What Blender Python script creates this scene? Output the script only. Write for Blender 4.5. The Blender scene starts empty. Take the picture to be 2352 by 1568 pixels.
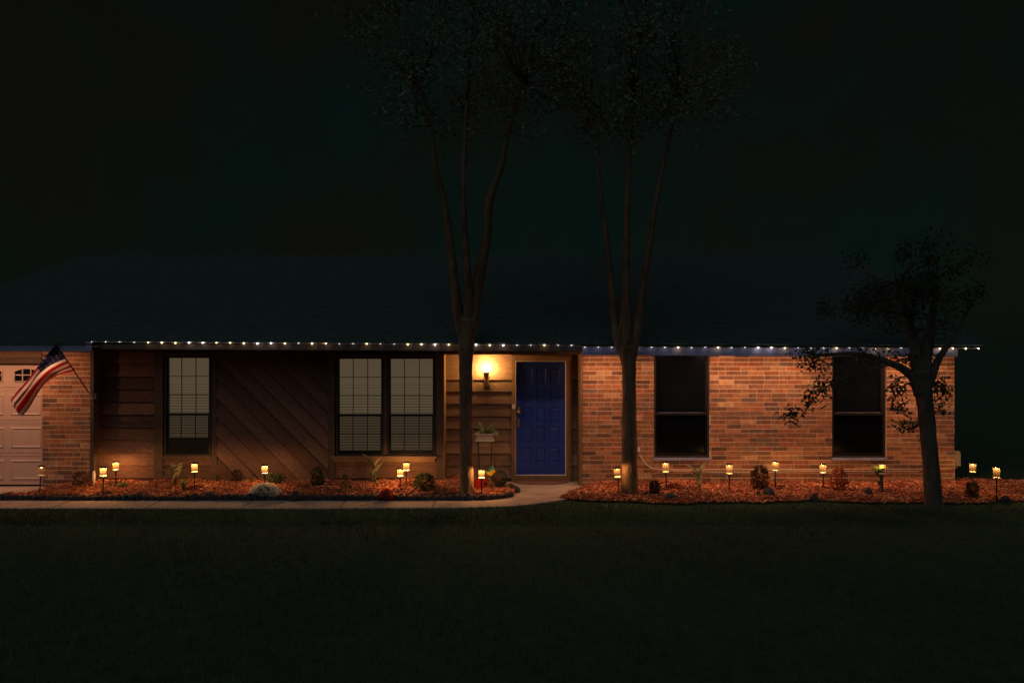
import bpy, math, random
from mathutils import Vector, Matrix
from math import sin, cos, pi, sqrt, floor, radians
random.seed(7)
R = random.random
def U(a, b): return a + (b - a) * R()
sc = bpy.context.scene

# ------------------------------------------------------------------ camera
F, CX, CZ, CAMH, CAMD = 1933.0, 1176.0, 784.0, 2.5, 15.0
cam_d = bpy.data.cameras.new('camera'); cam = bpy.data.objects.new('camera', cam_d)
sc.collection.objects.link(cam); sc.camera = cam
cam.location = (0, -CAMD, CAMH); cam.rotation_euler = (radians(90), 0, 0)
cam_d.sensor_width = 36; cam_d.lens = 36 * F / 2352; cam_d.clip_end = 2000; cam_d.clip_start = .05

# ------------------------------------------------------------------ sky + added night fill
SUN_EL, SUN_ROT = radians(42), radians(200)
w = bpy.data.worlds.new('World'); sc.world = w; w.use_nodes = True
nt = w.node_tree; nt.nodes.clear()
def N(nt, t, **kw):
    n = nt.nodes.new(t)
    for k, v in kw.items():
        if k.startswith('i_'):
            n.inputs[k[2:].replace('_', ' ')].default_value = v
        else: setattr(n, k, v)
    return n
sky = N(nt, 'ShaderNodeTexSky', sky_type='NISHITA', sun_disc=False, sun_elevation=SUN_EL, sun_rotation=SUN_ROT)
tc = N(nt, 'ShaderNodeTexCoord')
nz = N(nt, 'ShaderNodeTexNoise'); nz.inputs['Scale'].default_value = 5.0; nz.inputs['Detail'].default_value = 3
cr = N(nt, 'ShaderNodeValToRGB')
cr.color_ramp.elements[0].position = .36; cr.color_ramp.elements[0].color = (.62, .60, .40, 1)
cr.color_ramp.elements[1].position = .62; cr.color_ramp.elements[1].color = (.30, .80, .60, 1)
mx = N(nt, 'ShaderNodeMix', data_type='RGBA', blend_type='MULTIPLY'); mx.inputs[0].default_value = 1
bg = N(nt, 'ShaderNodeBackground'); bg.inputs['Strength'].default_value = .0062
wo = N(nt, 'ShaderNodeOutputWorld')
L = nt.links.new
L(tc.outputs['Generated'], nz.inputs['Vector']); L(nz.outputs['Fac'], cr.inputs['Fac'])
gm = N(nt, 'ShaderNodeMix', data_type='RGBA', blend_type='MIX'); gm.inputs[0].default_value = .93
gm.inputs[7].default_value = (.9, .9, .9, 1); L(sky.outputs[0], gm.inputs[6]); L(gm.outputs[2], mx.inputs[6])
L(cr.outputs[0], mx.inputs[7]); L(mx.outputs[2], bg.inputs['Color']); L(bg.outputs[0], wo.inputs[0])
sd = bpy.data.lights.new('night_fill', 'SUN'); sd.energy = .26; sd.angle = radians(60); sd.color = (.74, .95, 1.1)  # faint fill added to lift lawn and roof out of black
so = bpy.data.objects.new('night_fill', sd); sc.collection.objects.link(so)
so.rotation_euler = (radians(48), 0, radians(-20))

sc.view_settings.view_transform = 'Standard'; sc.view_settings.look = 'None'
sc.view_settings.exposure = 0; sc.view_settings.gamma = 1
sc.render.engine = 'CYCLES'
sc.cycles.use_denoising = True
sc.cycles.max_bounces = 6; sc.cycles.diffuse_bounces = 3; sc.cycles.transparent_max_bounces = 16
sc.cycles.sample_clamp_indirect = .8; sc.cycles.caustics_reflective = False; sc.cycles.caustics_refractive = False
sc.cycles.use_adaptive_sampling = False

# ------------------------------------------------------------------ materials
def mat(name, col, rough=.8, var=.25, scale=8, bump=0., bscale=60, metal=0, stretch=(1, 1, 1), col2=None, spec=.3,
        emit=None, estr=0, attr=None, coat=0):
    m = bpy.data.materials.new(name); m.use_nodes = True; t = m.node_tree; b = t.nodes['Principled BSDF']
    b.inputs['Roughness'].default_value = rough; b.inputs['Metallic'].default_value = metal
    b.inputs['Specular IOR Level'].default_value = spec
    tcn = N(t, 'ShaderNodeTexCoord'); mp = N(t, 'ShaderNodeMapping'); mp.inputs['Scale'].default_value = stretch
    t.links.new(tcn.outputs['Object'], mp.inputs['Vector'])
    n = N(t, 'ShaderNodeTexNoise'); n.inputs['Scale'].default_value = scale; n.inputs['Detail'].default_value = 6
    n.inputs['Roughness'].default_value = .65
    t.links.new(mp.outputs[0], n.inputs['Vector'])
    r = N(t, 'ShaderNodeValToRGB')
    c2 = col2 or tuple(min(1, c * (1 + var)) for c in col)
    c1 = col if col2 else tuple(c * (1 - var) for c in col)
    r.color_ramp.elements[0].position = .33; r.color_ramp.elements[0].color = (*c1, 1)
    r.color_ramp.elements[1].position = .67; r.color_ramp.elements[1].color = (*c2, 1)
    t.links.new(n.outputs['Fac'], r.inputs['Fac'])
    src = r.outputs[0]
    if attr:
        a = N(t, 'ShaderNodeAttribute', attribute_name=attr)
        x = N(t, 'ShaderNodeMix', data_type='RGBA', blend_type='MULTIPLY'); x.inputs[0].default_value = 1
        t.links.new(src, x.inputs[6]); t.links.new(a.outputs['Color'], x.inputs[7]); src = x.outputs[2]
    t.links.new(src, b.inputs['Base Color'])
    if bump:
        n2 = N(t, 'ShaderNodeTexNoise'); n2.inputs['Scale'].default_value = bscale; n2.inputs['Detail'].default_value = 5
        t.links.new(mp.outputs[0], n2.inputs['Vector'])
        bp = N(t, 'ShaderNodeBump'); bp.inputs['Strength'].default_value = bump; bp.inputs['Distance'].default_value = .02
        t.links.new(n2.outputs['Fac'], bp.inputs['Height']); t.links.new(bp.outputs[0], b.inputs['Normal'])
    if emit:
        b.inputs['Emission Color'].default_value = (*emit, 1); b.inputs['Emission Strength'].default_value = estr
    return m
def emis(name, col, s):
    m = bpy.data.materials.new(name); m.use_nodes = True; t = m.node_tree; t.nodes.clear()
    m.cycles.emission_sampling = 'NONE'
    e = N(t, 'ShaderNodeEmission'); e.inputs[0].default_value = (*col, 1); e.inputs[1].default_value = s
    o = N(t, 'ShaderNodeOutputMaterial'); t.links.new(e.outputs[0], o.inputs[0]); return m
def clear(name, tint, gloss, rough=.05, dens=None):
    m = bpy.data.materials.new(name); m.use_nodes = True; t = m.node_tree; t.nodes.clear()
    a = N(t, 'ShaderNodeBsdfTransparent'); a.inputs[0].default_value = (*tint, 1)
    g = N(t, 'ShaderNodeBsdfGlossy'); g.inputs['Roughness'].default_value = rough
    lw = N(t, 'ShaderNodeFresnel'); lw.inputs[0].default_value = 1.45
    ml = N(t, 'ShaderNodeMath', operation='MULTIPLY'); ml.inputs[1].default_value = gloss
    t.links.new(lw.outputs[0], ml.inputs[0])
    x = N(t, 'ShaderNodeMixShader'); t.links.new(ml.outputs[0], x.inputs[0]); t.links.new(a.outputs[0], x.inputs[1]); t.links.new(g.outputs[0], x.inputs[2])
    o = N(t, 'ShaderNodeOutputMaterial'); t.links.new(x.outputs[0], o.inputs[0]); return m

M = {}
M['brick'] = mat('brick', (1.22, 1.2, 1.1), .9, .0, 11, .6, 90, attr='tone', stretch=(1.6, 1.6, .8), col2=(.68, .55, .50)); 
M['mortar'] = mat('mortar', (.72, .56, .48), .95, .2, 20, .5, 120)
M['siding'] = mat('stained_siding', (.085, .040, .026), .75, .35, 9, .5, 30, stretch=(1, 6, 10), col2=(.19, .098, .062), attr='tone')
M['siding_lit'] = mat('porch_boards_lit', (.16, .10, .065), .75, .3, 6, .5, 30, stretch=(1, 6, 10), col2=(.29, .19, .125), attr='tone')  # same boards as the siding, colour raised for the porch lamp's light
M['trim'] = mat('stained_trim', (.085, .052, .034), .75, .3, 8, .3, 40, stretch=(8, 8, 1.5))
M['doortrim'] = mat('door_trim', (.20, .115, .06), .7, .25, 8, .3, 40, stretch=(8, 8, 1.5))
M['dark'] = mat('dark_frame_gap_shade', (.030, .026, .024), .6, .2, 10)
M['fascia'] = mat('blue_grey_fascia', (.24, .235, .36), .6, .25, 4, .15, 30)
M['soffit'] = mat('soffit_board', (.25, .2, .17), .8)
M['fasciad'] = mat('brown_fascia', (.06, .042, .034), .7)
M['roof'] = mat('asphalt_shingle', (.036, .050, .046), .95, .3, 14, .8, 40, col2=(.085, .10, .09))
M['garage'] = mat('garage_door_paint', (.50, .34, .27), .5, .05, 5, .08, 30)
M['glass'] = clear('window_glass', (.82, .82, .80), .8)
M['screen'] = clear('insect_screen', (.50, .50, .50), .15, .5)
M['tint'] = clear('door_shade_tint', (.68, .68, .66), .15, .5)  # darkening sheet for the upper door, in place of the header's shadow
M['blackglass'] = mat('dark_window_glass', (.005, .007, .011), .22, .2, 3, spec=.08)
M['blind'] = mat('glowing_blind', (.42, .36, .26), .8, .1, 10, emit=(.145, .107, .066), estr=.62)  # emission stands in for room light behind the slats
M['room'] = mat('glowing_room_card', (.04, .03, .02), .9, emit=(.02, .013, .006), estr=.5)  # emissive card standing in for the lit interior
M['door'] = mat('blue_door_paint', (.012, .036, .27), .45, .15, 6, .08, 40, spec=.4)
M['white'] = mat('white_metal', (.75, .66, .52), .4, .08, 12)
M['brass'] = mat('aged_brass', (.55, .36, .18), .35, .2, 30, metal=.9)
M['black'] = mat('black_metal', (.02, .018, .016), .5, .3, 20)
M['concrete'] = mat('concrete', (.34, .24, .19), .9, .3, 3, .4, 60, col2=(.50, .37, .29))
M['mulchbed'] = mat('mulch_soil', (.17, .05, .022), .95, .4, 25, 1.0, 60, col2=(.34, .10, .04))
M['chips'] = mat('mulch_chips', (1, 1, 1), .9, .1, 40, attr='tone')
M['lawn'] = mat('lawn_soil', (.035, .048, .026), 1, .4, 6, .8, 50, col2=(.055, .085, .045))
M['grass'] = mat('grass_blades', (.05, .085, .035), .8, .3, 3, attr='tone', col2=(.09, .13, .05))
M['bark'] = mat('bark', (.085, .046, .026), .95, .4, 9, 1.0, 24, stretch=(1, 1, .35), col2=(.22, .125, .07))
M['barkd'] = mat('dark_bark', (.06, .045, .034), .95, .4, 9, 1.0, 24, stretch=(1, 1, .35), col2=(.12, .09, .07))
M['leafd'] = mat('dark_leaves', (.03, .05, .02), .7, .3, 5, col2=(.06, .085, .035))
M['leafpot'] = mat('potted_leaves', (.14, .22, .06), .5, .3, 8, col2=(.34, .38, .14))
M['crownl'] = mat('crown_leaves', (.10, .12, .08), .8, .3, 5, col2=(.17, .19, .13))
M['leaf'] = mat('green_leaves', (.07, .13, .04), .6, .3, 8, col2=(.17, .22, .08))
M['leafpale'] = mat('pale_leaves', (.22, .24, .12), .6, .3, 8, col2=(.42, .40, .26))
M['leafred'] = mat('red_leaves', (.16, .03, .02), .6, .3, 8, col2=(.34, .09, .04))
M['leafbrown'] = mat('dry_leaves', (.06, .035, .02), .8, .3, 8, col2=(.13, .07, .04))
M['stone'] = mat('dark_edging_stone', (.028, .025, .027), .9, .4, 12, .8, 40, col2=(.06, .05, .055))
M['petalw'] = mat('white_petals', (.86, .80, .72), .7, .15, 20)
M['petalr'] = mat('red_petals', (.42, .02, .02), .7, .3, 20)
M['redpaint'] = mat('red_plastic', (.36, .015, .012), .5, .1, 5)
M['pot'] = mat('clay_pot', (.72, .52, .42), .8, .1, 10)
M['mat_'] = mat('door_mat', (.22, .11, .09), .95, .3, 60, .6, 150)
M['boxpaint'] = mat('box_paint', (.30, .24, .15), .6, .1, 5)
M['cable'] = mat('white_cable', (.62, .52, .42), .5, .05)
M['yellow'] = mat('yellow_cloth', (.75, .45, .02), .8, .1); M['greenc'] = mat('green_cloth', (.03, .22, .14), .8, .1)
M['bulbp'] = emis('path_bulb', (1, .55, .18), 5)
M['bulbdim'] = emis('dim_path_bulb', (1, .72, .42), 3)
M['globe'] = emis('porch_globe', (1, .62, .25), 5)
M['led_a'] = emis('led_warm', (1, .74, .42), 3.5); M['led_b'] = emis('led_cool', (1, .83, .75), 4)
M['led_c'] = emis('led_dim', (1, .84, .72), 1.8)
M['added_downl'] = emis('added_wash_lens', (1, .55, .3), 2)  # lens of the added wall-wash lamps
M['jar'] = clear('lamp_glass', (.93, .86, .74), 1.2, .12)

# flag cloth
def frost(name):
    m = bpy.data.materials.new(name); m.use_nodes = True; t = m.node_tree; t.nodes.clear()
    a = N(t, 'ShaderNodeBsdfTransparent'); a.inputs[0].default_value = (.96, .93, .86, 1)
    g = N(t, 'ShaderNodeBsdfGlossy'); g.inputs['Roughness'].default_value = .15
    c = N(t, 'ShaderNodeBsdfTranslucent'); c.inputs[0].default_value = (.9, .68, .38, 1)
    x = N(t, 'ShaderNodeMixShader'); x.inputs[0].default_value = .035; t.links.new(a.outputs[0], x.inputs[1]); t.links.new(c.outputs[0], x.inputs[2])
    y = N(t, 'ShaderNodeMixShader'); y.inputs[0].default_value = .06; t.links.new(x.outputs[0], y.inputs[1]); t.links.new(g.outputs[0], y.inputs[2])
    o = N(t, 'ShaderNodeOutputMaterial'); t.links.new(y.outputs[0], o.inputs[0]); return m
M['jar'] = frost('lamp_glass')
for k_ in ('leaf', 'leafpale', 'leafred', 'leafbrown', 'petalw', 'petalr', 'leafd'):
    m_ = M[k_]; t_ = m_.node_tree; p_ = t_.nodes['Principled BSDF']; o_ = t_.nodes['Material Output']
    tr_ = N(t_, 'ShaderNodeBsdfTranslucent'); t_.links.new(p_.inputs['Base Color'].links[0].from_socket, tr_.inputs[0])
    mm_ = N(t_, 'ShaderNodeMixShader'); mm_.inputs[0].default_value = .4; t_.links.new(p_.outputs[0], mm_.inputs[1]); t_.links.new(tr_.outputs[0], mm_.inputs[2]); t_.links.new(mm_.outputs[0], o_.inputs[0])
def flag_mat():
    m = bpy.data.materials.new('flag_cloth'); m.use_nodes = True; t = m.node_tree; b = t.nodes['Principled BSDF']
    b.inputs['Roughness'].default_value = .9
    uv = N(t, 'ShaderNodeUVMap'); sp = N(t, 'ShaderNodeSeparateXYZ'); t.links.new(uv.outputs[0], sp.inputs[0])
    def m_(op, a, bb=None):
        n = N(t, 'ShaderNodeMath', operation=op)
        for i, q in enumerate((a, bb)):
            if q is None: continue
            if isinstance(q, (int, float)): n.inputs[i].default_value = q
            else: t.links.new(q, n.inputs[i])
        return n.outputs[0]
    u, v = sp.outputs[0], sp.outputs[1]
    s = m_('MODULO', m_('FLOOR', m_('MULTIPLY', v, 13)), 2)          # 0 red 1 white
    mixa = N(t, 'ShaderNodeMix', data_type='RGBA'); t.links.new(s, mixa.inputs[0])
    mixa.inputs[6].default_value = (.36, .010, .016, 1); mixa.inputs[7].default_value = (.58, .53, .48, 1)
    can = m_('MULTIPLY', m_('LESS_THAN', u, .4), m_('LESS_THAN', v, 7 / 13))
    # rows of stars
    fu = m_('SUBTRACT', m_('FRACT', m_('MULTIPLY', u, 6 / .4)), .5); fv = m_('SUBTRACT', m_('FRACT', m_('MULTIPLY', v, 5 * 13 / 7)), .5)
    st = m_('LESS_THAN', m_('ADD', m_('MULTIPLY', fu, fu), m_('MULTIPLY', fv, fv)), .03)
    mixc = N(t, 'ShaderNodeMix', data_type='RGBA'); t.links.new(st, mixc.inputs[0])
    mixc.inputs[6].default_value = (.008, .010, .035, 1); mixc.inputs[7].default_value = (.10, .09, .11, 1)  # navy and stars darkened to paint in the canton's shade
    mixb = N(t, 'ShaderNodeMix', data_type='RGBA'); t.links.new(can, mixb.inputs[0])
    t.links.new(mixa.outputs[2], mixb.inputs[6]); t.links.new(mixc.outputs[2], mixb.inputs[7])
    t.links.new(mixb.outputs[2], b.inputs['Base Color'])
    tr = N(t, 'ShaderNodeBsdfTranslucent'); t.links.new(mixb.outputs[2], tr.inputs[0])
    ms = N(t, 'ShaderNodeMixShader'); ms.inputs[0].default_value = .35
    t.links.new(b.outputs[0], ms.inputs[1]); t.links.new(tr.outputs[0], ms.inputs[2])
    t.links.new(ms.outputs[0], t.nodes['Material Output'].inputs[0])
    return m
M['flag'] = flag_mat()

# ------------------------------------------------------------------ mesh builder
class MB:
    def __init__(s): s.v = []; s.f = []; s.t = []; s.uv = None; s.tone = (1, 1, 1)
    def face(s, idx): s.f.append(idx); s.t.append(s.tone)
    def poly(s, pts):
        n = len(s.v); s.v += [tuple(p) for p in pts]; s.face(tuple(range(n, n + len(pts))))
    def box(s, x0, x1, y0, y1, z0, z1, mtx=None):
        P = [Vector((x, y, z)) for z in (z0, z1) for y in (y0, y1) for x in (x0, x1)]
        if mtx is not None: P = [mtx @ p for p in P]
        n = len(s.v); s.v += [tuple(p) for p in P]
        for q in ((0, 2, 3, 1), (4, 5, 7, 6), (0, 1, 5, 4), (2, 6, 7, 3), (0, 4, 6, 2), (1, 3, 7, 5)): s.face(tuple(n + i for i in q))
        return s
    def tube(s, pts, rad, n=8, cap=True, jit=0):
        pts = [Vector(p) for p in pts]
        if not hasattr(rad, '__len__'): rad = [rad] * len(pts)
        rings = []
        up = Vector((0, 1, 0))
        for i, p in enumerate(pts):
            d = (pts[min(i + 1, len(pts) - 1)] - pts[max(i - 1, 0)]).normalized()
            a = up - d * up.dot(d)
            if a.length < .1: a = Vector((1, 0, 0)) - d * d.x
            a.normalize(); b = d.cross(a); up = a
            base = len(s.v); rings.append(base)
            for k in range(n):
                r = rad[i] * (1 + jit * (R() - .5))
                s.v.append(tuple(p + (a * cos(2 * pi * k / n) + b * sin(2 * pi * k / n)) * r))
        for i in range(len(rings) - 1):
            for k in range(n):
                k2 = (k + 1) % n
                s.face((rings[i] + k, rings[i] + k2, rings[i + 1] + k2, rings[i + 1] + k))
        if cap:
            s.face(tuple(rings[0] + k for k in range(n))[::-1]); s.face(tuple(rings[-1] + k for k in range(n)))
        return s
    def lathe(s, prof, c=(0, 0, 0), n=16):
        base = len(s.v)
        for (r, z) in prof:
            for k in range(n): s.v.append((c[0] + r * cos(2 * pi * k / n), c[1] + r * sin(2 * pi * k / n), c[2] + z))
        for i in range(len(prof) - 1):
            for k in range(n):
                k2 = (k + 1) % n; a = base + i * n; b = a + n
                s.face((a + k, a + k2, b + k2, b + k))
        return s
    def ball(s, c, r, n=10, m=6, sz=1):
        return s.lathe([(max(r * sin(pi * i / m), 1e-4), -r * sz * cos(pi * i / m)) for i in range(m + 1)], c, n)
    def leaf(s, p, d, l, wd, up=None, curl=0.2):
        p = Vector(p); d = Vector(d).normalized(); up = Vector(up or (U(-1, 1), U(-1, 1), U(-.2, 1)))
        a = d.cross(up)
        if a.length < .05: a = d.cross(Vector((1, .3, .2)))
        a.normalize(); nn = a.cross(d)
        m = p + d * l * .45 + nn * l * curl * .3; e = p + d * l - nn * l * curl * .2
        n = len(s.v); s.v += [tuple(p), tuple(m + a * wd / 2), tuple(e), tuple(m - a * wd / 2)]
        s.face((n, n + 1, n + 2, n + 3))
    def build(s, name, m, parent=None, smooth=False):
        me = bpy.data.meshes.new(name); me.from_pydata(s.v, [], s.f); me.materials.append(M[m] if isinstance(m, str) else m)
        if any(t != (1, 1, 1) for t in s.t) or m in ('grass', 'chips', 'brick', 'siding', 'siding_lit'):
            ca = me.color_attributes.new('tone', 'FLOAT_COLOR', 'CORNER'); arr = []
            for f, t in zip(s.f, s.t): arr += [t[0], t[1], t[2], 1.0] * len(f)
            ca.data.foreach_set('color', arr)
        if s.uv:
            l = me.uv_layers.new(name='UVMap'); arr = []
            for f in s.f:
                for i in f: arr += list(s.uv[i])
            l.data.foreach_set('uv', arr)
        if smooth: me.polygons.foreach_set('use_smooth', [True] * len(me.polygons))
        me.update()
        o = bpy.data.objects.new(name, me); sc.collection.objects.link(o)
        if parent:
            o.parent = parent; o.matrix_parent_inverse = Matrix.Translation(-world_loc(parent)) if False else Matrix.Identity(4)
            o.location = -world_loc(parent) if not getattr(s, 'local', False) else (0, 0, 0)
        return o
def lamp(name, parent, loc, w_, rad, col):
    l = bpy.data.lights.new(name, 'POINT'); l.energy = w_; l.shadow_soft_size = rad; l.use_soft_falloff = False; l.color = col
    o = bpy.data.objects.new(name, l); sc.collection.objects.link(o); o.parent = parent; o.location = loc; return o
def world_loc(o):
    v = Vector(o.location); p = o.parent
    while p: v += Vector(p.location); p = p.parent
    return v
def tag(o, label=None, cat=None, group=None, kind=None):
    if label: o['label'] = label
    if cat: o['category'] = cat
    if group: o['group'] = group
    if kind: o['kind'] = kind
    return o
def thing(name, label, cat, loc=(0, 0, 0), group=None):
    o = bpy.data.objects.new(name, None); sc.collection.objects.link(o); o.location = loc; o.empty_display_size = .1
    return tag(o, label, cat, group)
def copy_tree(o, parent=None):
    c = o.copy(); sc.collection.objects.link(c); c.parent = parent
    for ch in list(o.children): copy_tree(ch, c)
    return c
def X(px, D): return (px - CX) / F * D
def Z(py, D): return CAMH - (py - CZ) / F * D
def GD(py, z=.05): return (CAMH - z) * F / (py - CZ)      # distance of a ground point seen at py
def G(px, py, z=.05):
    D = GD(py, z); return Vector((X(px, D), D - CAMD, z))
def P(px, py, D): return Vector((X(px, D), D - CAMD, Z(py, D)))

DL, DP, DW, DG = 14.6, 15.0, 14.5, 14.35      # distances: sided wall, porch wall, brick wing, garage
YL, YP, YW, YG = DL - 15, DP - 15, DW - 15, DG - 15

# ================================================================== ground
def sheet(name, m, pts, z, kind='structure'):
    b = MB(); b.poly([(x, y, z) for x, y in pts]); return tag(b.build(name, m), kind=kind)
sheet('lawn', 'lawn', [(-400, -60), (400, -60), (400, 500), (-400, 500)], -.01)
walk = [(-9.5, -2.42), (-3, -2.44), (-1.4, -2.41), (-.6, -2.36), (.1, -2.22), (.5, -2.0), (.95, -1.6), (1.7, -1.2), (1.7, .05), (-.1, .05), (-.12, -1.1), (-.35, -1.7), (-.9, -1.80), (-9.5, -1.80)]
b = MB(); b.poly([(x, y, .012) for x, y in walk]); n = len(walk)
for i in range(n):
    x0, y0 = walk[i]; x1, y1 = walk[(i + 1) % n]; b.poly([(x0, y0, -.02), (x1, y1, -.02), (x1, y1, .012), (x0, y0, .012)])
tag(b.build('walkway', 'concrete'), kind='structure')
# joints and cracks in the walk: dark filled grooves
b = MB()
for jx in (-6.9, -5.5, -4.05, -2.6, -1.2): b.box(jx, jx + .012, -2.40, -1.81, .0125, .0155)
def crack(pts):
    for (a, c) in zip(pts[:-1], pts[1:]):
        d = Vector((c[0] - a[0], c[1] - a[1])); nrm = Vector((-d.y, d.x)).normalized() * .006
        b.poly([(a[0] - nrm.x, a[1] - nrm.y, .0165), (c[0] - nrm.x, c[1] - nrm.y, .0165), (c[0] + nrm.x, c[1] + nrm.y, .0165), (a[0] + nrm.x, a[1] + nrm.y, .0165)])
crack([(-3.95, -2.35), (-3.8, -2.2), (-3.62, -2.12), (-3.5, -1.95), (-3.38, -1.83)])
crack([(-.02, -1.25), (.3, -1.32), (.62, -1.28), (1.0, -1.4), (1.3, -1.36)])
crack([(-2.3, -2.3), (-2.2, -2.1), (-2.05, -2.0)])
tag(b.build('walkway_joints', 'stone'), kind='structure')
drv = [(-12.5, -9), (-7.4, -9), (-7.6, -2.5), (-8.05, -1.75), (-7.88, -.70), (-7.88, -.5), (-12.5, -.5)]
sheet('driveway', 'concrete', drv, .02)

# mulch beds as relief strips
def bump_noise(x, y): return .012 * sin(x * 5.1 + 1.3 * sin(y * 4)) + .010 * sin(x * 11.7 + y * 7.3) + .008 * sin(y * 13 + x * 3.1)
def lbed(x):
    f = -1.74
    if x > -.6: f = -1.74 + .55 * (1 - sqrt(max(0, 1 - ((x + .6) / .65) ** 2)))
    if x < -7.75: bk = -1.15 - (-7.75 - x) * .9
    elif x < -7.19: bk = YG
    elif x < -1.18: bk = YL
    elif x < -.25: bk = YP
    else: bk = -1.18 * ((x + .25) / .3) ** .7 if x < .05 else -1.18
    return f, max(bk, f)
def rbed(x):
    f = -1.62 - .35 * min(1, max(0, (x - .72) / .6)) + .08 * sin(x * 1.7) + .05 * sin(x * 4.1 + 1) + .02 * sin(x * 11)
    bk = -1.6 + (x - .72) * 1.35 if x < 1.53 else YW
    if x > 7.62: bk = -.35
    return f, max(min(bk, .2), f)
def bedz(x, y, f, bk):
    t = (y - f) / max(.05, 1.1); e = min(1, (y - f) / .12 + .15)
    return .02 + e * (.025 + .05 * min(1, t)) + bump_noise(x, y) * e
def bed(name, fn, x0, x1):
    b = MB(); nx, ny = int((x1 - x0) / .07), 18
    for i in range(nx + 1):
        x = x0 + (x1 - x0) * i / nx; f, bk = fn(x)
        for j in range(ny + 1):
            y = f + (bk - f) * j / ny; b.v.append((x, y, bedz(x, y, f, bk)))
    for i in range(nx):
        for j in range(ny):
            a = i * (ny + 1) + j; b.face((a, a + ny + 1, a + ny + 2, a + 1))
    tag(b.build(name, 'mulchbed', smooth=True), kind='structure')
bed('planting_bed_left', lbed, -8.6, .05); bed('planting_bed_right', rbed, .74, 9.5)
CH = [(.34, .10, .04), (.42, .16, .06), (.26, .06, .025), (.50, .24, .10), (.18, .05, .025), (.40, .11, .05)]
def chips(fn, x0, x1, count):
    k = 0
    while k < count:
        x = U(x0, x1); f, bk = fn(x)
        if bk - f < .05 or R() > (bk - f) / 1.8: continue
        y = U(f - .02, bk - .02); z = bedz(x, y, f, bk)
        l = U(.015, .05); wd = U(.006, .013); th = U(.003, .008)
        c = random.choice(CH); q = U(.7, 1.25) * (.78 + .22 * sin(x * 2.3 + 1.7 * sin(y * 3 + x)) + .12 * sin(x * 6.1 + y * 5)); ch.tone = (c[0] * q * 1.32, c[1] * q * 1.3, c[2] * q * 1.5)
        m = Matrix.Translation((x, y, z + .008)) @ Matrix.Rotation(U(0, pi), 4, 'Z') @ Matrix.Rotation(U(-.5, .5), 4, 'Y') @ Matrix.Rotation(U(-.5, .5), 4, 'X')
        ch.box(-l, l, -wd, wd, -th, th, m); k += 1
ch = MB(); chips(lbed, -8.6, .05, 8500); chips(rbed, .74, 9.0, 7500)
tag(ch.build('mulch_chips', 'chips'), 'loose red-brown wood chips covering both planting beds', 'mulch', kind='stuff')
# lawn blades
def onwalk(x, y):
    ins = False; n = len(walk)
    for i in range(n):
        xa, ya = walk[i]; xb, yb = walk[(i + 1) % n]
        if (ya > y) != (yb > y) and x < (xb - xa) * (y - ya) / (yb - ya) + xa: ins = not ins
    return ins
g = MB(); k = 0
while k < 90000:
    D = 6 + 7.1 * R() ** .75 if k < 60000 else U(11.5, 13.2)
    y = D - 15; x = U(-.64, .64) * D
    if onwalk(x, y) or (x < 9.4 and y > -1.80 and x < .1): continue
    if x > .6 and x < 9.4 and y > rbed(max(x, .74))[0] + .02: continue
    if x < -7.3 and y > -8.8 and x < -7.42 - (0 if y < -2.5 else 0) and not (y < -2.45 and x > -7.6): 
        if y > -1.9 or x < -7.6: continue
    h = U(.02, .05); a = U(0, 2 * pi); wv = U(.002, .004)
    q = U(.7, 1.4) * (.85 + .25 * sin(x * 1.1 + 2 * sin(y * .9)) + .15 * sin(x * 4.3 + y * 3.1)); g.tone = (q, q * U(.8, 1.1), q * .9)
    n = len(g.v); lx, ly = U(-.02, .02), U(-.02, .02)
    g.v += [(x - cos(a) * wv, y - sin(a) * wv, -.01), (x + cos(a) * wv, y + sin(a) * wv, -.01), (x + lx, y + ly, h)]
    g.face((n, n + 1, n + 2)); k += 1
tag(g.build('grass', 'grass'), 'short dark grass of the front lawn', 'grass', kind='stuff')

# ================================================================== house
house = thing('house', 'long low single-storey house with brick ends, brown wood siding and a blue front door', 'house', (0, 1, 0))

def brickwall(b, x0, x1, z0, z1, y, holes=(), face=1, ph=0.0):
    bw, bh, mj, vj = .262, .0766, .0105, .006
    rows = int((z1 - z0) / bh) + 2
    zb = floor(z0 / bh) * bh
    for r in range(rows):
        za, zt = max(zb + r * bh + mj / 2, z0), min(zb + (r + 1) * bh - mj / 2, z1)
        if zt - za < .01: continue
        xx = x0 - bw * (.5 * (r % 2) + ph + U(0, .12))
        while xx < x1:
            ln = bw if R() > .12 else bw * .5
            xa, xb = max(xx + vj / 2, x0), min(xx + ln - vj / 2, x1)
            segs = [(xa, xb)]
            for (hx0, hx1, hz0, hz1) in holes:
                if zt > hz0 + .004 and za < hz1 - .004:
                    ns = []
                    for (a, c) in segs:
                        if c <= hx0 or a >= hx1: ns.append((a, c))
                        else:
                            if a < hx0: ns.append((a, hx0))
                            if c > hx1: ns.append((hx1, c))
                    segs = ns
            pr = U(.001, .004); q = R()
            if q < .13: c = (.20, .11, .07)
            elif q < .18: c = (.20, .14, .10)
            elif q < .26: c = (.46, .28, .16)
            elif q < .45: c = (.28, .14, .075)
            elif q < .6: c = (.38, .15, .075)
            else: c = (.36, .175, .085)
            v = U(.7, 1.25); b.tone = tuple(i * v for i in c)
            for (a, c2) in segs:
                if c2 - a > .012: b.box(a, c2, y - pr, y + .002, za, zt)
            xx += ln
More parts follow.
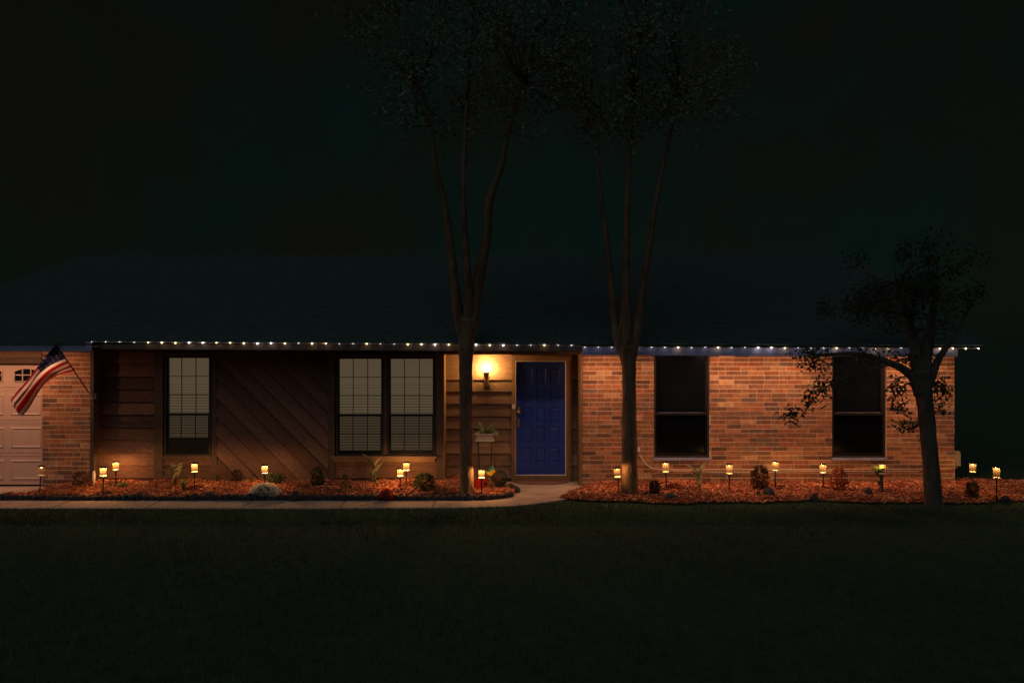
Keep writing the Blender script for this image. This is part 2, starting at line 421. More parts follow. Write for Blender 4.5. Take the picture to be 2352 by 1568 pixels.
def wallback(b, x0, x1, z0, z1, y0, y1, holes):
    xs = sorted({x0, x1, *[h[0] for h in holes], *[h[1] for h in holes]})
    for a, c in zip(xs[:-1], xs[1:]):
        hs = [h for h in holes if h[0] <= a + 1e-6 and h[1] >= c - 1e-6]
        if hs:
            h = hs[0]
            if h[2] > z0: b.box(a, c, y0, y1, z0, h[2])
            if h[3] < z1: b.box(a, c, y0, y1, h[3], z1)
        else: b.box(a, c, y0, y1, z0, z1)

# --- wing (brick)
WX0, WX1, WZ = X(1338, DW), X(2192, DW), 2.36
wa = (X(1502, DW), X(1630, DW), Z(1057, DW), WZ); wb = (X(1911, DW), X(2036, DW), Z(1057, DW), WZ)
b = MB(); brickwall(b, WX0, WX1, -.05, WZ, YW, (wa, wb)); b.build('brick_wall', 'brick', house)
b = MB(); wallback(b, WX0, WX1, -.1, WZ, YW, YW + .14, (wa, wb)); b.box(WX0, WX0 + .1, YW + .145, .1, -.1, WZ); b.box(WX1 - .12, WX1, YW + .141, 9.5, -.1, WZ)
b.build('wall_mortar', 'mortar', house)
# far side wall and back so the volume is closed
b = MB(); b.box(X(-330, DG), WX1 - .13, 9.4, 9.5, -.1, WZ); b.box(X(-330, DG), X(-330, DG) + .1, YG + .2, 9.3, -.1, WZ); b.build('rear_wall', 'siding', house)

def double_hung(x0, x1, z0, z1, y, kind, zm=None, mx0=None, rows=3, cols=3, blind=True, zblind=None, label=None):
    """frame, two sashes with muntins, glass, blind"""
    zm = zm or (z0 + z1) / 2
    fr = MB(); t = .03
    fr.box(x0, x0 + t, y - .02, y + .1, z0, z1); fr.box(x1 - t, x1, y - .02, y + .1, z0, z1)
    fr.box(x0 + t, x1 - t, y - .018, y + .098, z1 - t, z1); fr.box(x0 + t, x1 - t, y - .03, y + .098, z0, z0 + t * .8)
    f = fr.build('window', 'dark', house)
    if label: f['label'] = label
    s = MB(); a, c = x0 + t, x1 - t
    s.box(a, c, y + .005, y + .04, zm - .022, zm + .022)
    s.box(a, a + .02, y + .03, y + .06, zm + .023, z1 - t); s.box(c - .02, c, y + .03, y + .06, zm + .023, z1 - t)
    s.box(a, a + .025, y + .006, y + .035, z0 + .025, zm - .023); s.box(c - .025, c, y + .006, y + .035, z0 + .025, zm - .023)
    s.box(a + .026, c - .026, y + .006, y + .035, z0 + .025, z0 + .07)
    s.build('sash', 'dark' , f)
    if kind == 'grid':
        m = MB()
        for (za, zb_, yy) in ((zm + .023, z1 - t, y + .042), (z0 + .07, zm - .023, y + .016)):
            for i in range(1, cols): xx = a + (c - a) * i / cols; m.box(xx - .006, xx + .006, yy, yy + .012, za, zb_)
            for j in range(1, rows if za > zm else 2): zz = za + (zb_ - za) * j / (rows if za > zm else 2); m.box(a + .021, c - .021, yy + .001, yy + .011, zz - .005, zz + .005)
        m.build('muntins', 'dark', f)
        p = MB(); p.poly([(a, y + .058, zm), (c, y + .058, zm), (c, y + .058, z1 - t), (a, y + .058, z1 - t)])
        p.poly([(a, y + .03, z0 + .03), (c, y + .03, z0 + .03), (c, y + .03, zm), (a, y + .03, zm)]); p.build('pane', 'glass', f)
        p = MB(); p.poly([(a, y - .004, z0 + .03), (c, y - .004, z0 + .03), (c, y - .004, zm), (a, y - .004, zm)]); p.build('insect_screen', 'screen', f)
        bl = MB(); zb0 = zblind or z0 + .05; zz = z1 - t - .01
        while zz > zb0:
            tilt = radians(74 if zz > z1 - .25 * (z1 - z0) else 52 if zz < zm + .3 else 60)
            mt = Matrix.Translation(((a + c) / 2, y + .13, zz)) @ Matrix.Rotation(-tilt + U(-.03, .03), 4, 'X')
            bl.box(-(c - a) / 2 + .005, (c - a) / 2 - .005, -.025, .025, -.001, .001, mt); zz -= .0475
        bl.box(a + .004, c - .004, y + .11, y + .15, zb0 - .02, zb0)
        bl.build('blind', 'blind', f)
        r = MB(); r.poly([(a - .3, y + .8, z0 - .2), (c + .3, y + .8, z0 - .2), (c + .3, y + .8, z1 + .2), (a - .3, y + .8, z1 + .2)]); r.build('room', 'room', f)
    else:
        p = MB(); p.box(a + .001, c - .001, y + .055, y + .062, z0 + .03, z1 - t - .001); p.build('pane', 'blackglass', f)
        p = MB(); p.poly([(a, y - .004, z0 + .03), (c, y - .004, z0 + .03), (c, y - .004, zm), (a, y - .004, zm)]); p.build('insect_screen', 'screen', f)
        p = MB(); p.box(a + .05, c - .06, y - .006, y + .003, zm + .023, zm + .029); p.build('sash_lift', 'fascia', f)
    return f
for (h, lb) in ((wa, 'dark screened window by the tree trunk'), (wb, 'dark screened window behind the leafy tree')):
    f = double_hung(h[0] + .003, h[1] - .003, h[2] + .05, h[3] - .003, YW + .05, 'plain', zm=Z(951, DW), label=lb)
    s = MB(); s.box(h[0] - .01, h[1] + .01, YW - .035, YW + .04, h[2] + .003, h[2] + .045)
    s.build('sill', 'fascia', f)

# --- sided wall, left section
LX0, LX1, LZT = X(222, DL), X(1018, DL), 2.44
w1 = (X(376, DL), X(488, DL), Z(1045, DL), Z(818, DL)); w2 = (X(770, DL), X(882, DL), Z(1045, DL), Z(820, DL)); w3 = (X(890, DL), X(1003, DL), Z(1045, DL), Z(820, DL))
hw23 = (w2[0], w3[1], w2[2], w2[3])
b = MB(); wallback(b, LX0, LX1, -.1, LZT, YL + .002, YL + .12, (w1, hw23)); b.box(LX1 - .1, LX1, YL + .121, .0, -.1, LZT); b.box(X(209, DG) - .05, LX0 - .002, YL + .03, YL + .12, -.1, LZT)
b.build('wall_sheathing', 'dark', house)  # near-black backing shows through the board gaps as painted lap shadow
def clip(poly, nx, nz, d):
    out = []
    for i in range(len(poly)):
        a, c = poly[i], poly[(i + 1) % len(poly)]; da = a[0] * nx + a[1] * nz - d; dc = c[0] * nx + c[1] * nz - d
        if da <= 0: out.append(a)
        if (da <= 0) != (dc <= 0):
            t = da / (da - dc); out.append((a[0] + (c[0] - a[0]) * t, a[1] + (c[1] - a[1]) * t))
    return out
def lap(b, x0, x1, z0, z1, y, ang=0, exp=.218, ph=0., prof=.034, gap=.011):
    """lapped boards clipped to a rectangle; ang = board direction below horizontal"""
    # perpendicular axis n points to upper side of each board
    n_ = (sin(ang), cos(ang)); ds = [n_[0] * xx + n_[1] * zz for xx in (x0, x1) for zz in (z0, z1)]
    k0 = floor((min(ds) - ph) / exp); k1 = floor((max(ds) - ph) / exp) + 1
    for k in range(k0, k1):
        lo, hi = ph + k * exp + gap, ph + (k + 1) * exp
        poly = [(x0, z0), (x1, z0), (x1, z1), (x0, z1)]
        poly = clip(poly, n_[0], n_[1], hi); poly = clip(poly, -n_[0], -n_[1], -lo) if poly else []
        if len(poly) < 3: continue
        q = U(.5, 1.5); b.tone = (q, q * U(.9, 1.05), q * U(.9, 1.08)); wob = U(-.002, .002)
        def fy(p): return y - .004 - prof * (1 - (p[0] * n_[0] + p[1] * n_[1] - lo) / exp) + wob
        b.poly([(p[0], fy(p), p[1]) for p in poly])
        for i in range(len(poly)):
            a, c = poly[i], poly[(i + 1) % len(poly)]
            b.poly([(a[0], y, a[1]), (c[0], y, c[1]), (c[0], fy(c), c[1]), (a[0], fy(a), a[1])])
PH = Z(953, DL)
for (xa, xb, za, zc_, ph_) in ((LX0 + .05, X(356, DL), .05, 2.37, PH), (X(376, DL), X(488, DL), .05, w1[2] - .06, PH), (X(376, DL), X(488, DL), w1[3] + .05, 2.37, PH),
        (hw23[0], hw23[1], .05, hw23[2] - .10, Z(1069, DL)), (hw23[0], hw23[1], hw23[3] + .05, 2.37, PH)):
    b = MB(); lap(b, xa, xb, za, zc_, YL, 0, .2195, ph_); b.build('lap_siding', 'siding', house)
b = MB(); lap(b, X(500, DL), X(755, DL), .05, 2.37, YL, radians(45), .236, .05, prof=.065, gap=.024); b.build('diagonal_siding', 'siding', house)
# vertical and horizontal trim boards, butted
b = MB()
for (a, c) in ((222, 230), (356, 376), (488, 500), (755, 770), (1003, 1018)): b.box(X(a, DL), X(c, DL) - .002, YL - .045, YL - .001, .04, 2.38)
for (a, c, z) in ((376, 488, w1[3]), (770, 1003, w2[3])): b.box(X(a, DL), X(c, DL) - .003, YL - .042, YL - .001, z, z + .05)
b.box(X(376, DL), X(488, DL) - .003, YL - .06, YL - .001, w1[2] - .055, w1[2] - .002)
b.box(X(882, DL), X(890, DL), YL - .03, YL + .1, w2[2], w2[3] - .001)
b.box(LX0, LX1 - .002, YL - .05, YL - .001, 2.382, LZT + .03)
b.build('trim', 'trim', house)
b = MB(); b.box(X(762, DL), X(1004, DL), YL - .10, YL - .046, hw23[2] - .045, hw23[2] - .003); b.box(X(766, DL), X(1000, DL), YL - .075, YL - .047, hw23[2] - .105, hw23[2] - .047)
b.build('window_ledge', 'doortrim', house)
double_hung(w1[0] + .02, w1[1] - .02, w1[2], w1[3], YL - .01, 'grid', zm=Z(951, DL), zblind=Z(1003, DL), label='single window left of the diagonal boards, blind partly raised')
double_hung(w2[0] + .02, w2[1] - .004, w2[2], w2[3], YL - .01, 'grid', zm=Z(953, DL), label='left window of the pair, blind lowered')
double_hung(w3[0] + .004, w3[1] - .02, w3[2], w3[3], YL - .01, 'grid', zm=Z(953, DL), label='right window of the pair, beside the porch')

# --- porch recess
PX0, PX1 = LX1 + .003, WX0 - .003
dr = (X(1182, DP), X(1301, DP), Z(1092, DP), Z(827, DP))
b = MB(); wallback(b, PX0, PX1, -.1, LZT, YP + .002, YP + .12, (dr,)); b.build('porch_wall', 'dark', house)  # dark backing again stands in for shadow lines between boards
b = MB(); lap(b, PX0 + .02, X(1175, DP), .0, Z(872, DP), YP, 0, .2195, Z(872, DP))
b.tone = (1.15, 1.1, 1.05); b.box(PX0 + .02, X(1175, DP), YP - .034, YP, Z(872, DP) + .001, LZT); b.build('porch_siding', 'siding_lit', house)
b = MB(); lap(b, X(1313, DP), PX1 - .05, .0, LZT, YP, 0, .2195, Z(872, DP)); b.build('porch_siding', 'siding_lit', house)
b = MB()
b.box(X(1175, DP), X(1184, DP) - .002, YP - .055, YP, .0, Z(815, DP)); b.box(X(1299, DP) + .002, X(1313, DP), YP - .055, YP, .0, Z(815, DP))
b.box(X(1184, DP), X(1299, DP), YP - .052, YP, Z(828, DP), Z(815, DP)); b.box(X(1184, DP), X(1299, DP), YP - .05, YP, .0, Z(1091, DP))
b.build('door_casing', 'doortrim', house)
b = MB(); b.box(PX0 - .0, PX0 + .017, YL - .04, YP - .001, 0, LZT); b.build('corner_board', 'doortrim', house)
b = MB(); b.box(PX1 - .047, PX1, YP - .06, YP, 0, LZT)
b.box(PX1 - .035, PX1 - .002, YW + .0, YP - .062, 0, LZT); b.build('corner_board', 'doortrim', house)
# header over the porch opening
b = MB(); b.box(PX0, PX1, YL - .04, YL + .04, Z(814, DL), LZT + .03); b.build('porch_header', 'trim', house)
b = MB(); b.box(PX0, PX1, YL + .041, YP - .001, 2.40, 2.42); b.build('porch_ceiling', 'soffit', house)

# front door: blue panelled slab in a pale storm frame
DX0, DX1, DZ0, DZ1 = X(1185, DP), X(1298, DP), Z(1089, DP), Z(830, DP)
yd = YP - .02
b = MB()
cols = [(1200, 1222), (1231, 1253), (1262, 1285)]; rws = [(846, 881), (891, 925), (936, 970), (981, 1016), (1027, 1061)]
xs = [DX0] + [X(v, DP) for c in cols for v in c] + [DX1]; zs = [DZ1] + [Z(v, DP) for r_ in rws for v in r_] + [DZ0]
for i in range(len(xs) - 1):
    for j in range(len(zs) - 1):
        if i % 2 and j % 2:
            x0, x1, z1_, z0_ = xs[i], xs[i + 1], zs[j], zs[j + 1]; e = .012; dd = .014
            o = [(x0, z0_), (x1, z0_), (x1, z1_), (x0, z1_)]; q = [(x0 + e, z0_ + e), (x1 - e, z0_ + e), (x1 - e, z1_ - e), (x0 + e, z1_ - e)]
            for k in range(4):
                k2 = (k + 1) % 4; b.poly([(o[k][0], yd, o[k][1]), (o[k2][0], yd, o[k2][1]), (q[k2][0], yd + dd, q[k2][1]), (q[k][0], yd + dd, q[k][1])])
            e2 = .03; r2 = [(x0 + e2, z0_ + e2), (x1 - e2, z0_ + e2), (x1 - e2, z1_ - e2), (x0 + e2, z1_ - e2)]
            for k in range(4):
                k2 = (k + 1) % 4; b.poly([(q[k][0], yd + dd, q[k][1]), (q[k2][0], yd + dd, q[k2][1]), (r2[k2][0], yd + .004, r2[k2][1]), (r2[k][0], yd + .004, r2[k][1])])
            b.poly([(p[0], yd + .004, p[1]) for p in r2])
        else: b.poly([(xs[i], yd, zs[j + 1]), (xs[i + 1], yd, zs[j + 1]), (xs[i + 1], yd, zs[j]), (xs[i], yd, zs[j])])
door = b.build('front_door', 'door', house); door['label'] = 'blue panelled front door'
b = MB(); t = .012
b.box(DX1, DX1 + t, YP - .062, YP - .01, DZ0 - t, DZ1 + t); b.box(DX0 - .006, DX0, YP - .058, YP - .01, DZ0, DZ1)
b.box(DX0 - .006, DX1 - .001, YP - .060, YP - .01, DZ0 - t, DZ0 - .001); b.box(DX0 - .006, DX1 - .001, YP - .060, YP - .01, DZ1 + .001, DZ1 + t * .8)
b.build('storm_frame', 'white', door)
b = MB(); b.poly([(DX0 + .003, YP - .045, Z(917, DP)), (DX1 - .003, YP - .045, Z(917, DP)), (DX1 - .003, YP - .045, DZ1), (DX0 + .003, YP - .045, DZ1)]); b.build('door_shade_pane', 'tint', door)  # added dark pane, shades the door top as the header would
b = MB(); lx, lz = X(1191, DP), Z(941, DP); b.box(lx - .028, lx + .028, yd - .035, yd - .001, lz - .04, lz + .055); b.ball((lx, yd - .03, lz - .04), .03, 12, 8); b.build('lock', 'brass', door)
b = MB(); lz = Z(970, DP); b.box(lx - .02, lx + .02, yd - .02, yd - .001, lz - .09, lz + .08)
b.tube([(lx, yd - .02, lz + .06), (lx, yd - .07, lz + .05), (lx, yd - .075, lz), (lx, yd - .06, lz - .05), (lx, yd - .02, lz - .06)], .009); b.build('handle', 'brass', door)
b = MB(); b.box(X(1176, DP), X(1183, DP), YP - .075, YP - .056, Z(938, DP), Z(928, DP)); b.build('doorbell', 'white', house)

# --- garage
GX1 = X(209, DG); gd0, gd1 = X(-260, DG), X(97, DG); gdt = Z(834, DG)
for (xa, xb) in ((gd1, GX1), (X(-330, DG), gd0)):
    b = MB(); brickwall(b, xa, xb, -.05, WZ + .04, YG); b.build('garage_brick', 'brick', house)
    b = MB(); b.box(xa, xb, YG, YG + .14, -.1, WZ + .04); b.build('garage_mortar', 'mortar', house)
b = MB(); b.box(gd0 + .002, gd1 - .002, YG - .01, YG + .14, Z(820, DG), WZ + .04); b.build('garage_header', 'doortrim', house)
b = MB(); b.box(gd0 + .002, gd1 - .002, YG - .03, YG + .13, gdt, Z(820, DG) - .001); b.build('garage_lintel', 'trim', house)
b = MB(); b.box(GX1 + .001, GX1 + .035, YG - .02, YL + .02, -.05, WZ + .04); b.build('corner_board', 'trim', house)
yg = YG + .06
gdoor = None; b = MB(); zb = [gdt + .0, Z(890, DG), Z(966, DG), Z(1041, DG), Z(1114, DG)]
for i in range(4):
    b.box(gd0, gd1, yg, yg + .04, zb[i + 1] + .004, zb[i] - (.004 if i else 0))
    b.box(gd0, gd1, yg + .012, yg + .03, zb[i + 1] - .004, zb[i + 1] + .004) if i < 3 else None
    if i:   # faint v-grooves near section tops
        b.box(gd0, gd1, yg - .004, yg, zb[i] - .05, zb[i] - .02)
pw, gap = X(91, DG) - X(20, DG), X(106, DG) - X(91, DG)
gwin = []
for k in range(6):
    a = X(20, DG) - k * (pw + gap)
    if a < gd0: break
    for i in range(1, 4):
        z1_, z0_ = zb[i] - .115, zb[i + 1] + .085
        x0, x1, e = a, a + pw, .02
        q = [(x0, z0_), (x1, z0_), (x1, z1_), (x0, z1_)]; r2 = [(x0 + e, z0_ + e), (x1 - e, z0_ + e), (x1 - e, z1_ - e), (x0 + e, z1_ - e)]
        r3 = [(x0 + 2 * e, z0_ + 2 * e), (x1 - 2 * e, z0_ + 2 * e), (x1 - 2 * e, z1_ - 2 * e), (x0 + 2 * e, z1_ - 2 * e)]
        for (A, ya, B, yb_) in ((q, yg - .001, r2, yg - .014), (r2, yg - .014, r3, yg - .003)):
            for kk in range(4):
                k2 = (kk + 1) % 4; b.poly([(A[kk][0], ya, A[kk][1]), (A[k2][0], ya, A[k2][1]), (B[k2][0], yb_, B[k2][1]), (B[kk][0], yb_, B[kk][1])])
        b.poly([(p[0], yg - .003, p[1]) for p in r3])
    gwin.append(a)
gdoor = b.build('garage_door', 'garage', house); gdoor['label'] = 'pale panelled garage door with small arched windows'
for a in gwin[:4]:
    x0, x1 = a + X(29, DG) - X(20, DG), a + X(86, DG) - X(20, DG); z0_, z1_ = Z(876, DG), Z(853, DG); rise = .05
    arc = [(x1 - (x1 - x0) * i / 12, z1_ + rise * sin(pi * i / 12) ** .8) for i in range(13)]
    b = MB(); b.poly([(x0, yg - .006, z0_), (x1, yg - .006, z0_)] + [(p[0], yg - .006, p[1]) for p in arc]); gw = b.build('garage_window', 'blackglass', gdoor)
    b = MB()
    for fx in (1 / 3, 2 / 3): xx = x0 + (x1 - x0) * fx; b.box(xx - .008, xx + .008, yg - .016, yg - .007, z0_, z1_ + rise)
    zz = (z0_ + z1_ + rise) / 2; b.box(x0, x1, yg - .0155, yg - .0072, zz - .008, zz + .008)
    pts = [(x0, z0_), (x1, z0_)] + arc
    b.tube([(p[0], yg - .012, p[1]) for p in pts + [pts[0]]], .009, 5); b.build('muntins', 'garage', gdoor)

# --- eaves: fascias, soffits, roof
DFm, DFw, DFg = 13.85, 13.80, 13.62
def yy(D): return D - 15
def slab(b, pts, z0, z1):  # horizontal-ish prism along x
    pass
b = MB()   # main fascia sags slightly to the right
x0, x1 = X(206, DFm), X(1337, DFm); za, zc = Z(787.5, DFm), Z(793, DFm)
def fas(b, x0, x1, y0, y1, zt0, zt1, h):
    n = len(b.v); b.v += [(x0, y0, zt0 - h), (x1, y0, zt1 - h), (x1, y0, zt1), (x0, y0, zt0), (x0, y1, zt0 - h), (x1, y1, zt1 - h), (x1, y1, zt1), (x0, y1, zt0)]
    for q in ((0, 1, 2, 3), (5, 4, 7, 6), (3, 2, 6, 7), (4, 5, 1, 0), (4, 0, 3, 7), (1, 5, 6, 2)): b.face(tuple(n + i for i in q))
fas(b, x0, x1, yy(DFm), yy(DFm) + .025, za, zc, .10); b.build('fascia', 'fasciad', house)
b = MB(); fas(b, x0, x1, yy(DFm) + .026, YL - .052, za - .075, zc - .06, .015); b.build('soffit', 'soffit', house)
b = MB(); fas(b, x1 + .003, X(2200, DFw), yy(DFw), yy(DFw) + .03, Z(797.5, DFw), Z(801, DFw), .128); o = b.build('fascia', 'fascia', house); o['label'] = 'blue-grey fascia over the brick wing'
b = MB(); fas(b, x1 + .003, X(2200, DFw), yy(DFw) + .031, YW + .02, WZ + .032, WZ + .032, .02); b.build('soffit', 'soffit', house)
b = MB(); fas(b, X(-345, DFg), X(209, DFg), yy(DFg), yy(DFg) + .03, Z(791.5, DFg), Z(793, DFg), .098)
fas(b, X(196, DFg), X(210.5, DFg), yy(DFg) - .012, yy(DFg) - .002, Z(785, DFg), Z(785, DFg), .14); o = b.build('fascia', 'fascia', house); o['label'] = 'blue-grey fascia over the garage'
b = MB(); b.box(X(192, DFg), X(196, DFg), yy(DFg) - .03, yy(DFg) - .001, Z(792, DFg), Z(785, DFg)); b.build('gutter_bracket', 'fasciad', house)
b = MB(); fas(b, X(-345, DFg), X(209, DFg), yy(DFg) + .031, YG + .05, 2.43, 2.43, .02); b.build('soffit', 'soffit', house)
b = MB()
RX0, RX1, RD, RZ = X(190, 19.8), X(1960, 19.8), 19.8, Z(586, 19.8)
e0, e1, ey = X(-350, 13.8), X(2262, 13.8), yy(13.82)
eb = 10.2
A = [(e0, ey, 2.50), (x1, ey, 2.47), (e1, ey, 2.43), (e1, eb, 2.46), (e0, eb, 2.5), (RX0, RD - 15, RZ), (RX1, RD - 15, RZ)]
nr = 22; # shingle courses as real steps on the front slope
for k in range(nr):
    t0, t1 = k / nr, (k + 1) / nr
    def LR(t): return (e0 + (RX0 - e0) * t, e1 + (RX1 - e1) * t, ey + (RD - 15 - ey) * t)
    l0, r0, y0 = LR(t0); l1, r1, y1 = LR(t1)
    z0l, z0r = 2.5 + (RZ - 2.5) * t0, 2.43 + (RZ - 2.43) * t0; z1l, z1r = 2.5 + (RZ - 2.5) * t1, 2.43 + (RZ - 2.43) * t1; u_ = .012
    b.poly([(l0, y0, z0l + u_), (r0, y0, z0r + u_), (r1, y1, z1l if False else z1r), (l1, y1, z1l)])
    b.poly([(l0, y0, z0l - .001), (r0, y0, z0r - .001), (r0, y0, z0r + u_), (l0, y0, z0l + u_)])
b.poly([A[2], A[3], A[6]]); b.poly([A[3], A[4], A[5], A[6]]); b.poly([A[4], A[0], A[5]])
# garage eave extension of the roof
b.poly([(e0, ey, 2.498), (e0, yy(13.59), 2.455), (X(211, 13.59), yy(13.59), 2.455), (X(211, 13.59), ey, 2.498)])
b.poly([(e0, yy(13.59), 2.455), (X(211, 13.59), yy(13.59), 2.455), (X(211, 13.59), yy(13.59), 2.47), (e0, yy(13.59), 2.47)])
b.poly([(e0, ey, 2.515), (e0, yy(13.59), 2.47), (X(211, 13.59), yy(13.59), 2.47), (X(211, 13.59), ey, 2.515)])
# underside
b.poly([(e0, ey, 2.485), (e1, ey, 2.425), (e1, eb, 2.44), (e0, eb, 2.485)][::-1])
b.build('roof', 'roof', house)

# downlights added behind the fascia to wash the walls; real source unknown (lamp + lens)
def added_downlight(px, D, z, e):
    b = MB(); x = X(px, D); y = yy(D)
    b.lathe([(.045, 0), (.045, -.012), (.0001, -.012)], (x, y, z - .001), 14)
    o = b.build('added_downlight', 'added_downl', house)
    l = bpy.data.lights.new('added_wash_lamp', 'AREA'); l.shape = 'DISK'; l.size = .08; l.energy = e; l.color = (1, .50, .27)
    lo = bpy.data.objects.new('added_wash_lamp', l); sc.collection.objects.link(lo); lo.parent = o
    lo.location = Vector((x, y, z - .016)); lo.rotation_euler = (0, 0, 0)
for (px, e) in ((1372, 14), (1455, 6), (1560, 3), (1665, 14), (1745, 7), (1840, 13), (1970, 4), (2070, 9), (2160, 13)): added_downlight(px, 13.86, 2.38, e)
for (px, e) in ((92, 8), (0, 9), (-110, 10), (-230, 9)): added_downlight(px, 13.68, 2.41, e)

# downspout at the garage corner
b = MB(); dx = X(213, 14.3)
b.box(dx - .03, dx + .03, YG - .075, YG - .025, .16, 2.36); b.build('downspout', 'fasciad', house)
b = MB(); b.tube([(dx + .04, YG - .09, .30), (dx + .055, YG - .12, .26), (dx + .06, YG - .14, .16), (dx + .075, YG - .16, .06)], [.022, .026, .026, .022], 8)
tag(b.build('drain_pipe', 'cable', smooth=True), 'short pale upright drain pipe at the foot of the dark downspout', 'pipe')

# utility box on the far brick corner
t = thing('utility_box', 'pale utility box on the far right corner of the brick wall', 'utility box', (X(2203, DW), YW + .1, Z(1072, DW)))
b = MB(); ux0, ux1, uz0, uz1 = WX1 + .006, X(2208, DW), Z(1070, DW), Z(1036, DW)
b.box(ux0, ux1, YW + .02, YW + .22, uz0, uz1 - .02)
b.poly([(ux0, YW + .02, uz1 - .02), (ux1, YW + .02, uz1 - .02), (ux1 - .02, YW + .04, uz1), (ux0, YW + .04, uz1)]); b.poly([(ux0, YW + .04, uz1), (ux1 - .02, YW + .04, uz1), (ux1 - .02, YW + .22, uz1), (ux0, YW + .22, uz1)])
b.build('box', 'boxpaint', t)
b = MB(); b.tube([(ux0 + .04, YW + .1, uz0), (ux0 + .04, YW + .1, .0)], .015, 8); b.build('conduit', 'cable', t)

# cables along the wing base, outlet
t = thing('outlet_box', 'small grey outlet box on the bricks right of the second trunk', 'outlet box', (X(1466, DW), YW, Z(1035, DW)))
b = MB(); b.box(X(1461, DW), X(1470, DW), YW - .06, YW - .009, Z(1038, DW), Z(1024, DW)); b.build('box', 'fascia', t)
b = MB(); b.box(X(1462.5, DW), X(1468.5, DW), YW - .066, YW - .061, Z(1036, DW), Z(1026, DW)); b.build('cover', 'cable', t)
def cable(off, pts, label):
    b = MB(); q = []
    for (px, py) in pts: q.append((X(px, DW), YW - .022, Z(py + off, DW)))
    b.tube(q, .0055, 6); tag(b.build('cable', 'cable', smooth=True), label, 'cable')
base = [(1466, 1040), (1472, 1052), (1483, 1066), (1496, 1075), (1520, 1078), (1600, 1078), (1700, 1077.5), (1800, 1078), (1900, 1077), (2000, 1076.5), (2100, 1076), (2197, 1073)]
cable(0, base, 'upper pale cable running low along the brick wing')
cable(4, [(1468, 1036), (1477, 1052), (1490, 1066), (1500, 1072), (1530, 1076), (1640, 1079), (1760, 1079.5), (1880, 1077), (2000, 1078), (2110, 1078)], 'lower thinner pale cable just beneath the first on the brick wing')

# ================================================================== lights
sl = thing('string_lights', 'long string of tiny white bulbs clipped along the whole front eave', 'string lights', (0, yy(14.0), 2.45))
xsb = [210, 242, 274, 308] + [340 + 31.39 * i for i in range(31)] + [1313 + 30.62 * i for i in range(16)] + [1803 + 29.67 * i for i in range(16)]
def sy(px):
    if px < 1330: return 785.5 + (px - 210) / 1100 * 8.2
    return 797 + (px - 1344) / 900 * 3.6
wp = []
for i, px in enumerate(xsb):
    D = 13.79 if px < 1330 else 13.74
    if px < 215: D = 13.56
    p = P(px, sy(px) + U(-.6, .6), D); q = R()
    bright = (335 < px < 670) or (930 < px < 1170) or (1730 < px < 1810) or px > 2180
    m = 'led_b' if bright and q < .4 else 'led_a' if bright or q < .22 else 'led_c'
    b = MB(); r = (.0115 if m != 'led_c' else .0052) * U(.85, 1.2); b.ball(p, r, 6, 4, 1.25); bo = b.build('bulb', m, sl); lamp('bulb_glow', bo, p, {'led_a': .14, 'led_b': .2, 'led_c': .035}[m], r * 1.35, {'led_a': (1, .72, .45), 'led_b': (1, .85, .8), 'led_c': (.9, .85, 1)}[m])
    wp.append(tuple(p + Vector((0, .012, .008))))
    if i < len(xsb) - 1:
        nx_ = xsb[i + 1]; Dn = 13.79 if nx_ < 1330 else 13.74; pn = P((px + nx_) / 2, sy((px + nx_) / 2) + U(.4, 1.4), D); wp.append(tuple(pn + Vector((0, .012, .008))))
b = MB(); b.tube(wp, .0035, 5); b.build('wire', 'cable', sl)

# porch wall lamp
p = P(1117, 845, 14.84)
globe_p = p
wl = thing('wall_lamp', 'brightly lit warm porch lamp on the boards left of the blue door', 'wall lamp', (p.x, YP - .03, p.z - .3))
b = MB(); b.ball(p, .055, 20, 12, 1.1); gl = b.build('globe', 'globe', wl, True); lamp('globe_glow', gl, p, 44, .062, (1, .52, .17))
b = MB(); b.lathe([(.02, -.30), (.03, -.27), (.018, -.22), (.045, -.12), (.058, -.075), (.045, -.06), (.0001, -.058)], p, 14); b.build('lamp_body', 'brass', wl, True)
b = MB(); b.tube([p + Vector((0, 0, -.24)), p + Vector((0, .08, -.26)), p + Vector((0, .125, -.22))], .009, 8); b.box(p.x - .045, p.x + .045, YP - .05, YP - .035, p.z - .32, p.z - .12); b.build('bracket', 'brass', wl)

# path lamps
GRP = 'path lights standing in the planting beds'
def make_path(bulbm='bulbp'):
    r = thing('path_light', 'x', 'path light', (0, 0, 0), GRP)
    def loc(b, n, m, sm=False): b.local = True; return b.build(n, m, r, sm)
    b = MB(); b.tube([(0, 0, -.04), (0, 0, .30)], [.008, .0125], 8); loc(b, 'stake', 'black', True)
    b = MB(); b.lathe([(.0125, .30), (.05, .302), (.053, .31), (.05, .318), (.0001, .318)], n=18); loc(b, 'base', 'white')
    b = MB(); b.lathe([(.048, .318), (.050, .46)], n=18); loc(b, 'lamp_glass', 'jar', True)
    b = MB(); b.lathe([(.057, .462), (.057, .475), (.03, .483), (.0001, .484)], n=18); b.lathe([(.057, .4615), (.0001, .4615)], n=18); loc(b, 'cap', 'black')
    b = MB(); b.ball((0, 0, .444), .0150, 10, 6, 1.0); bo = loc(b, 'bulb', bulbm, True)
    lamp('bulb_glow', bo, (0, 0, .444), 9.5 if bulbm == 'bulbp' else .5, .0165, (1, .49, .165))
    return r
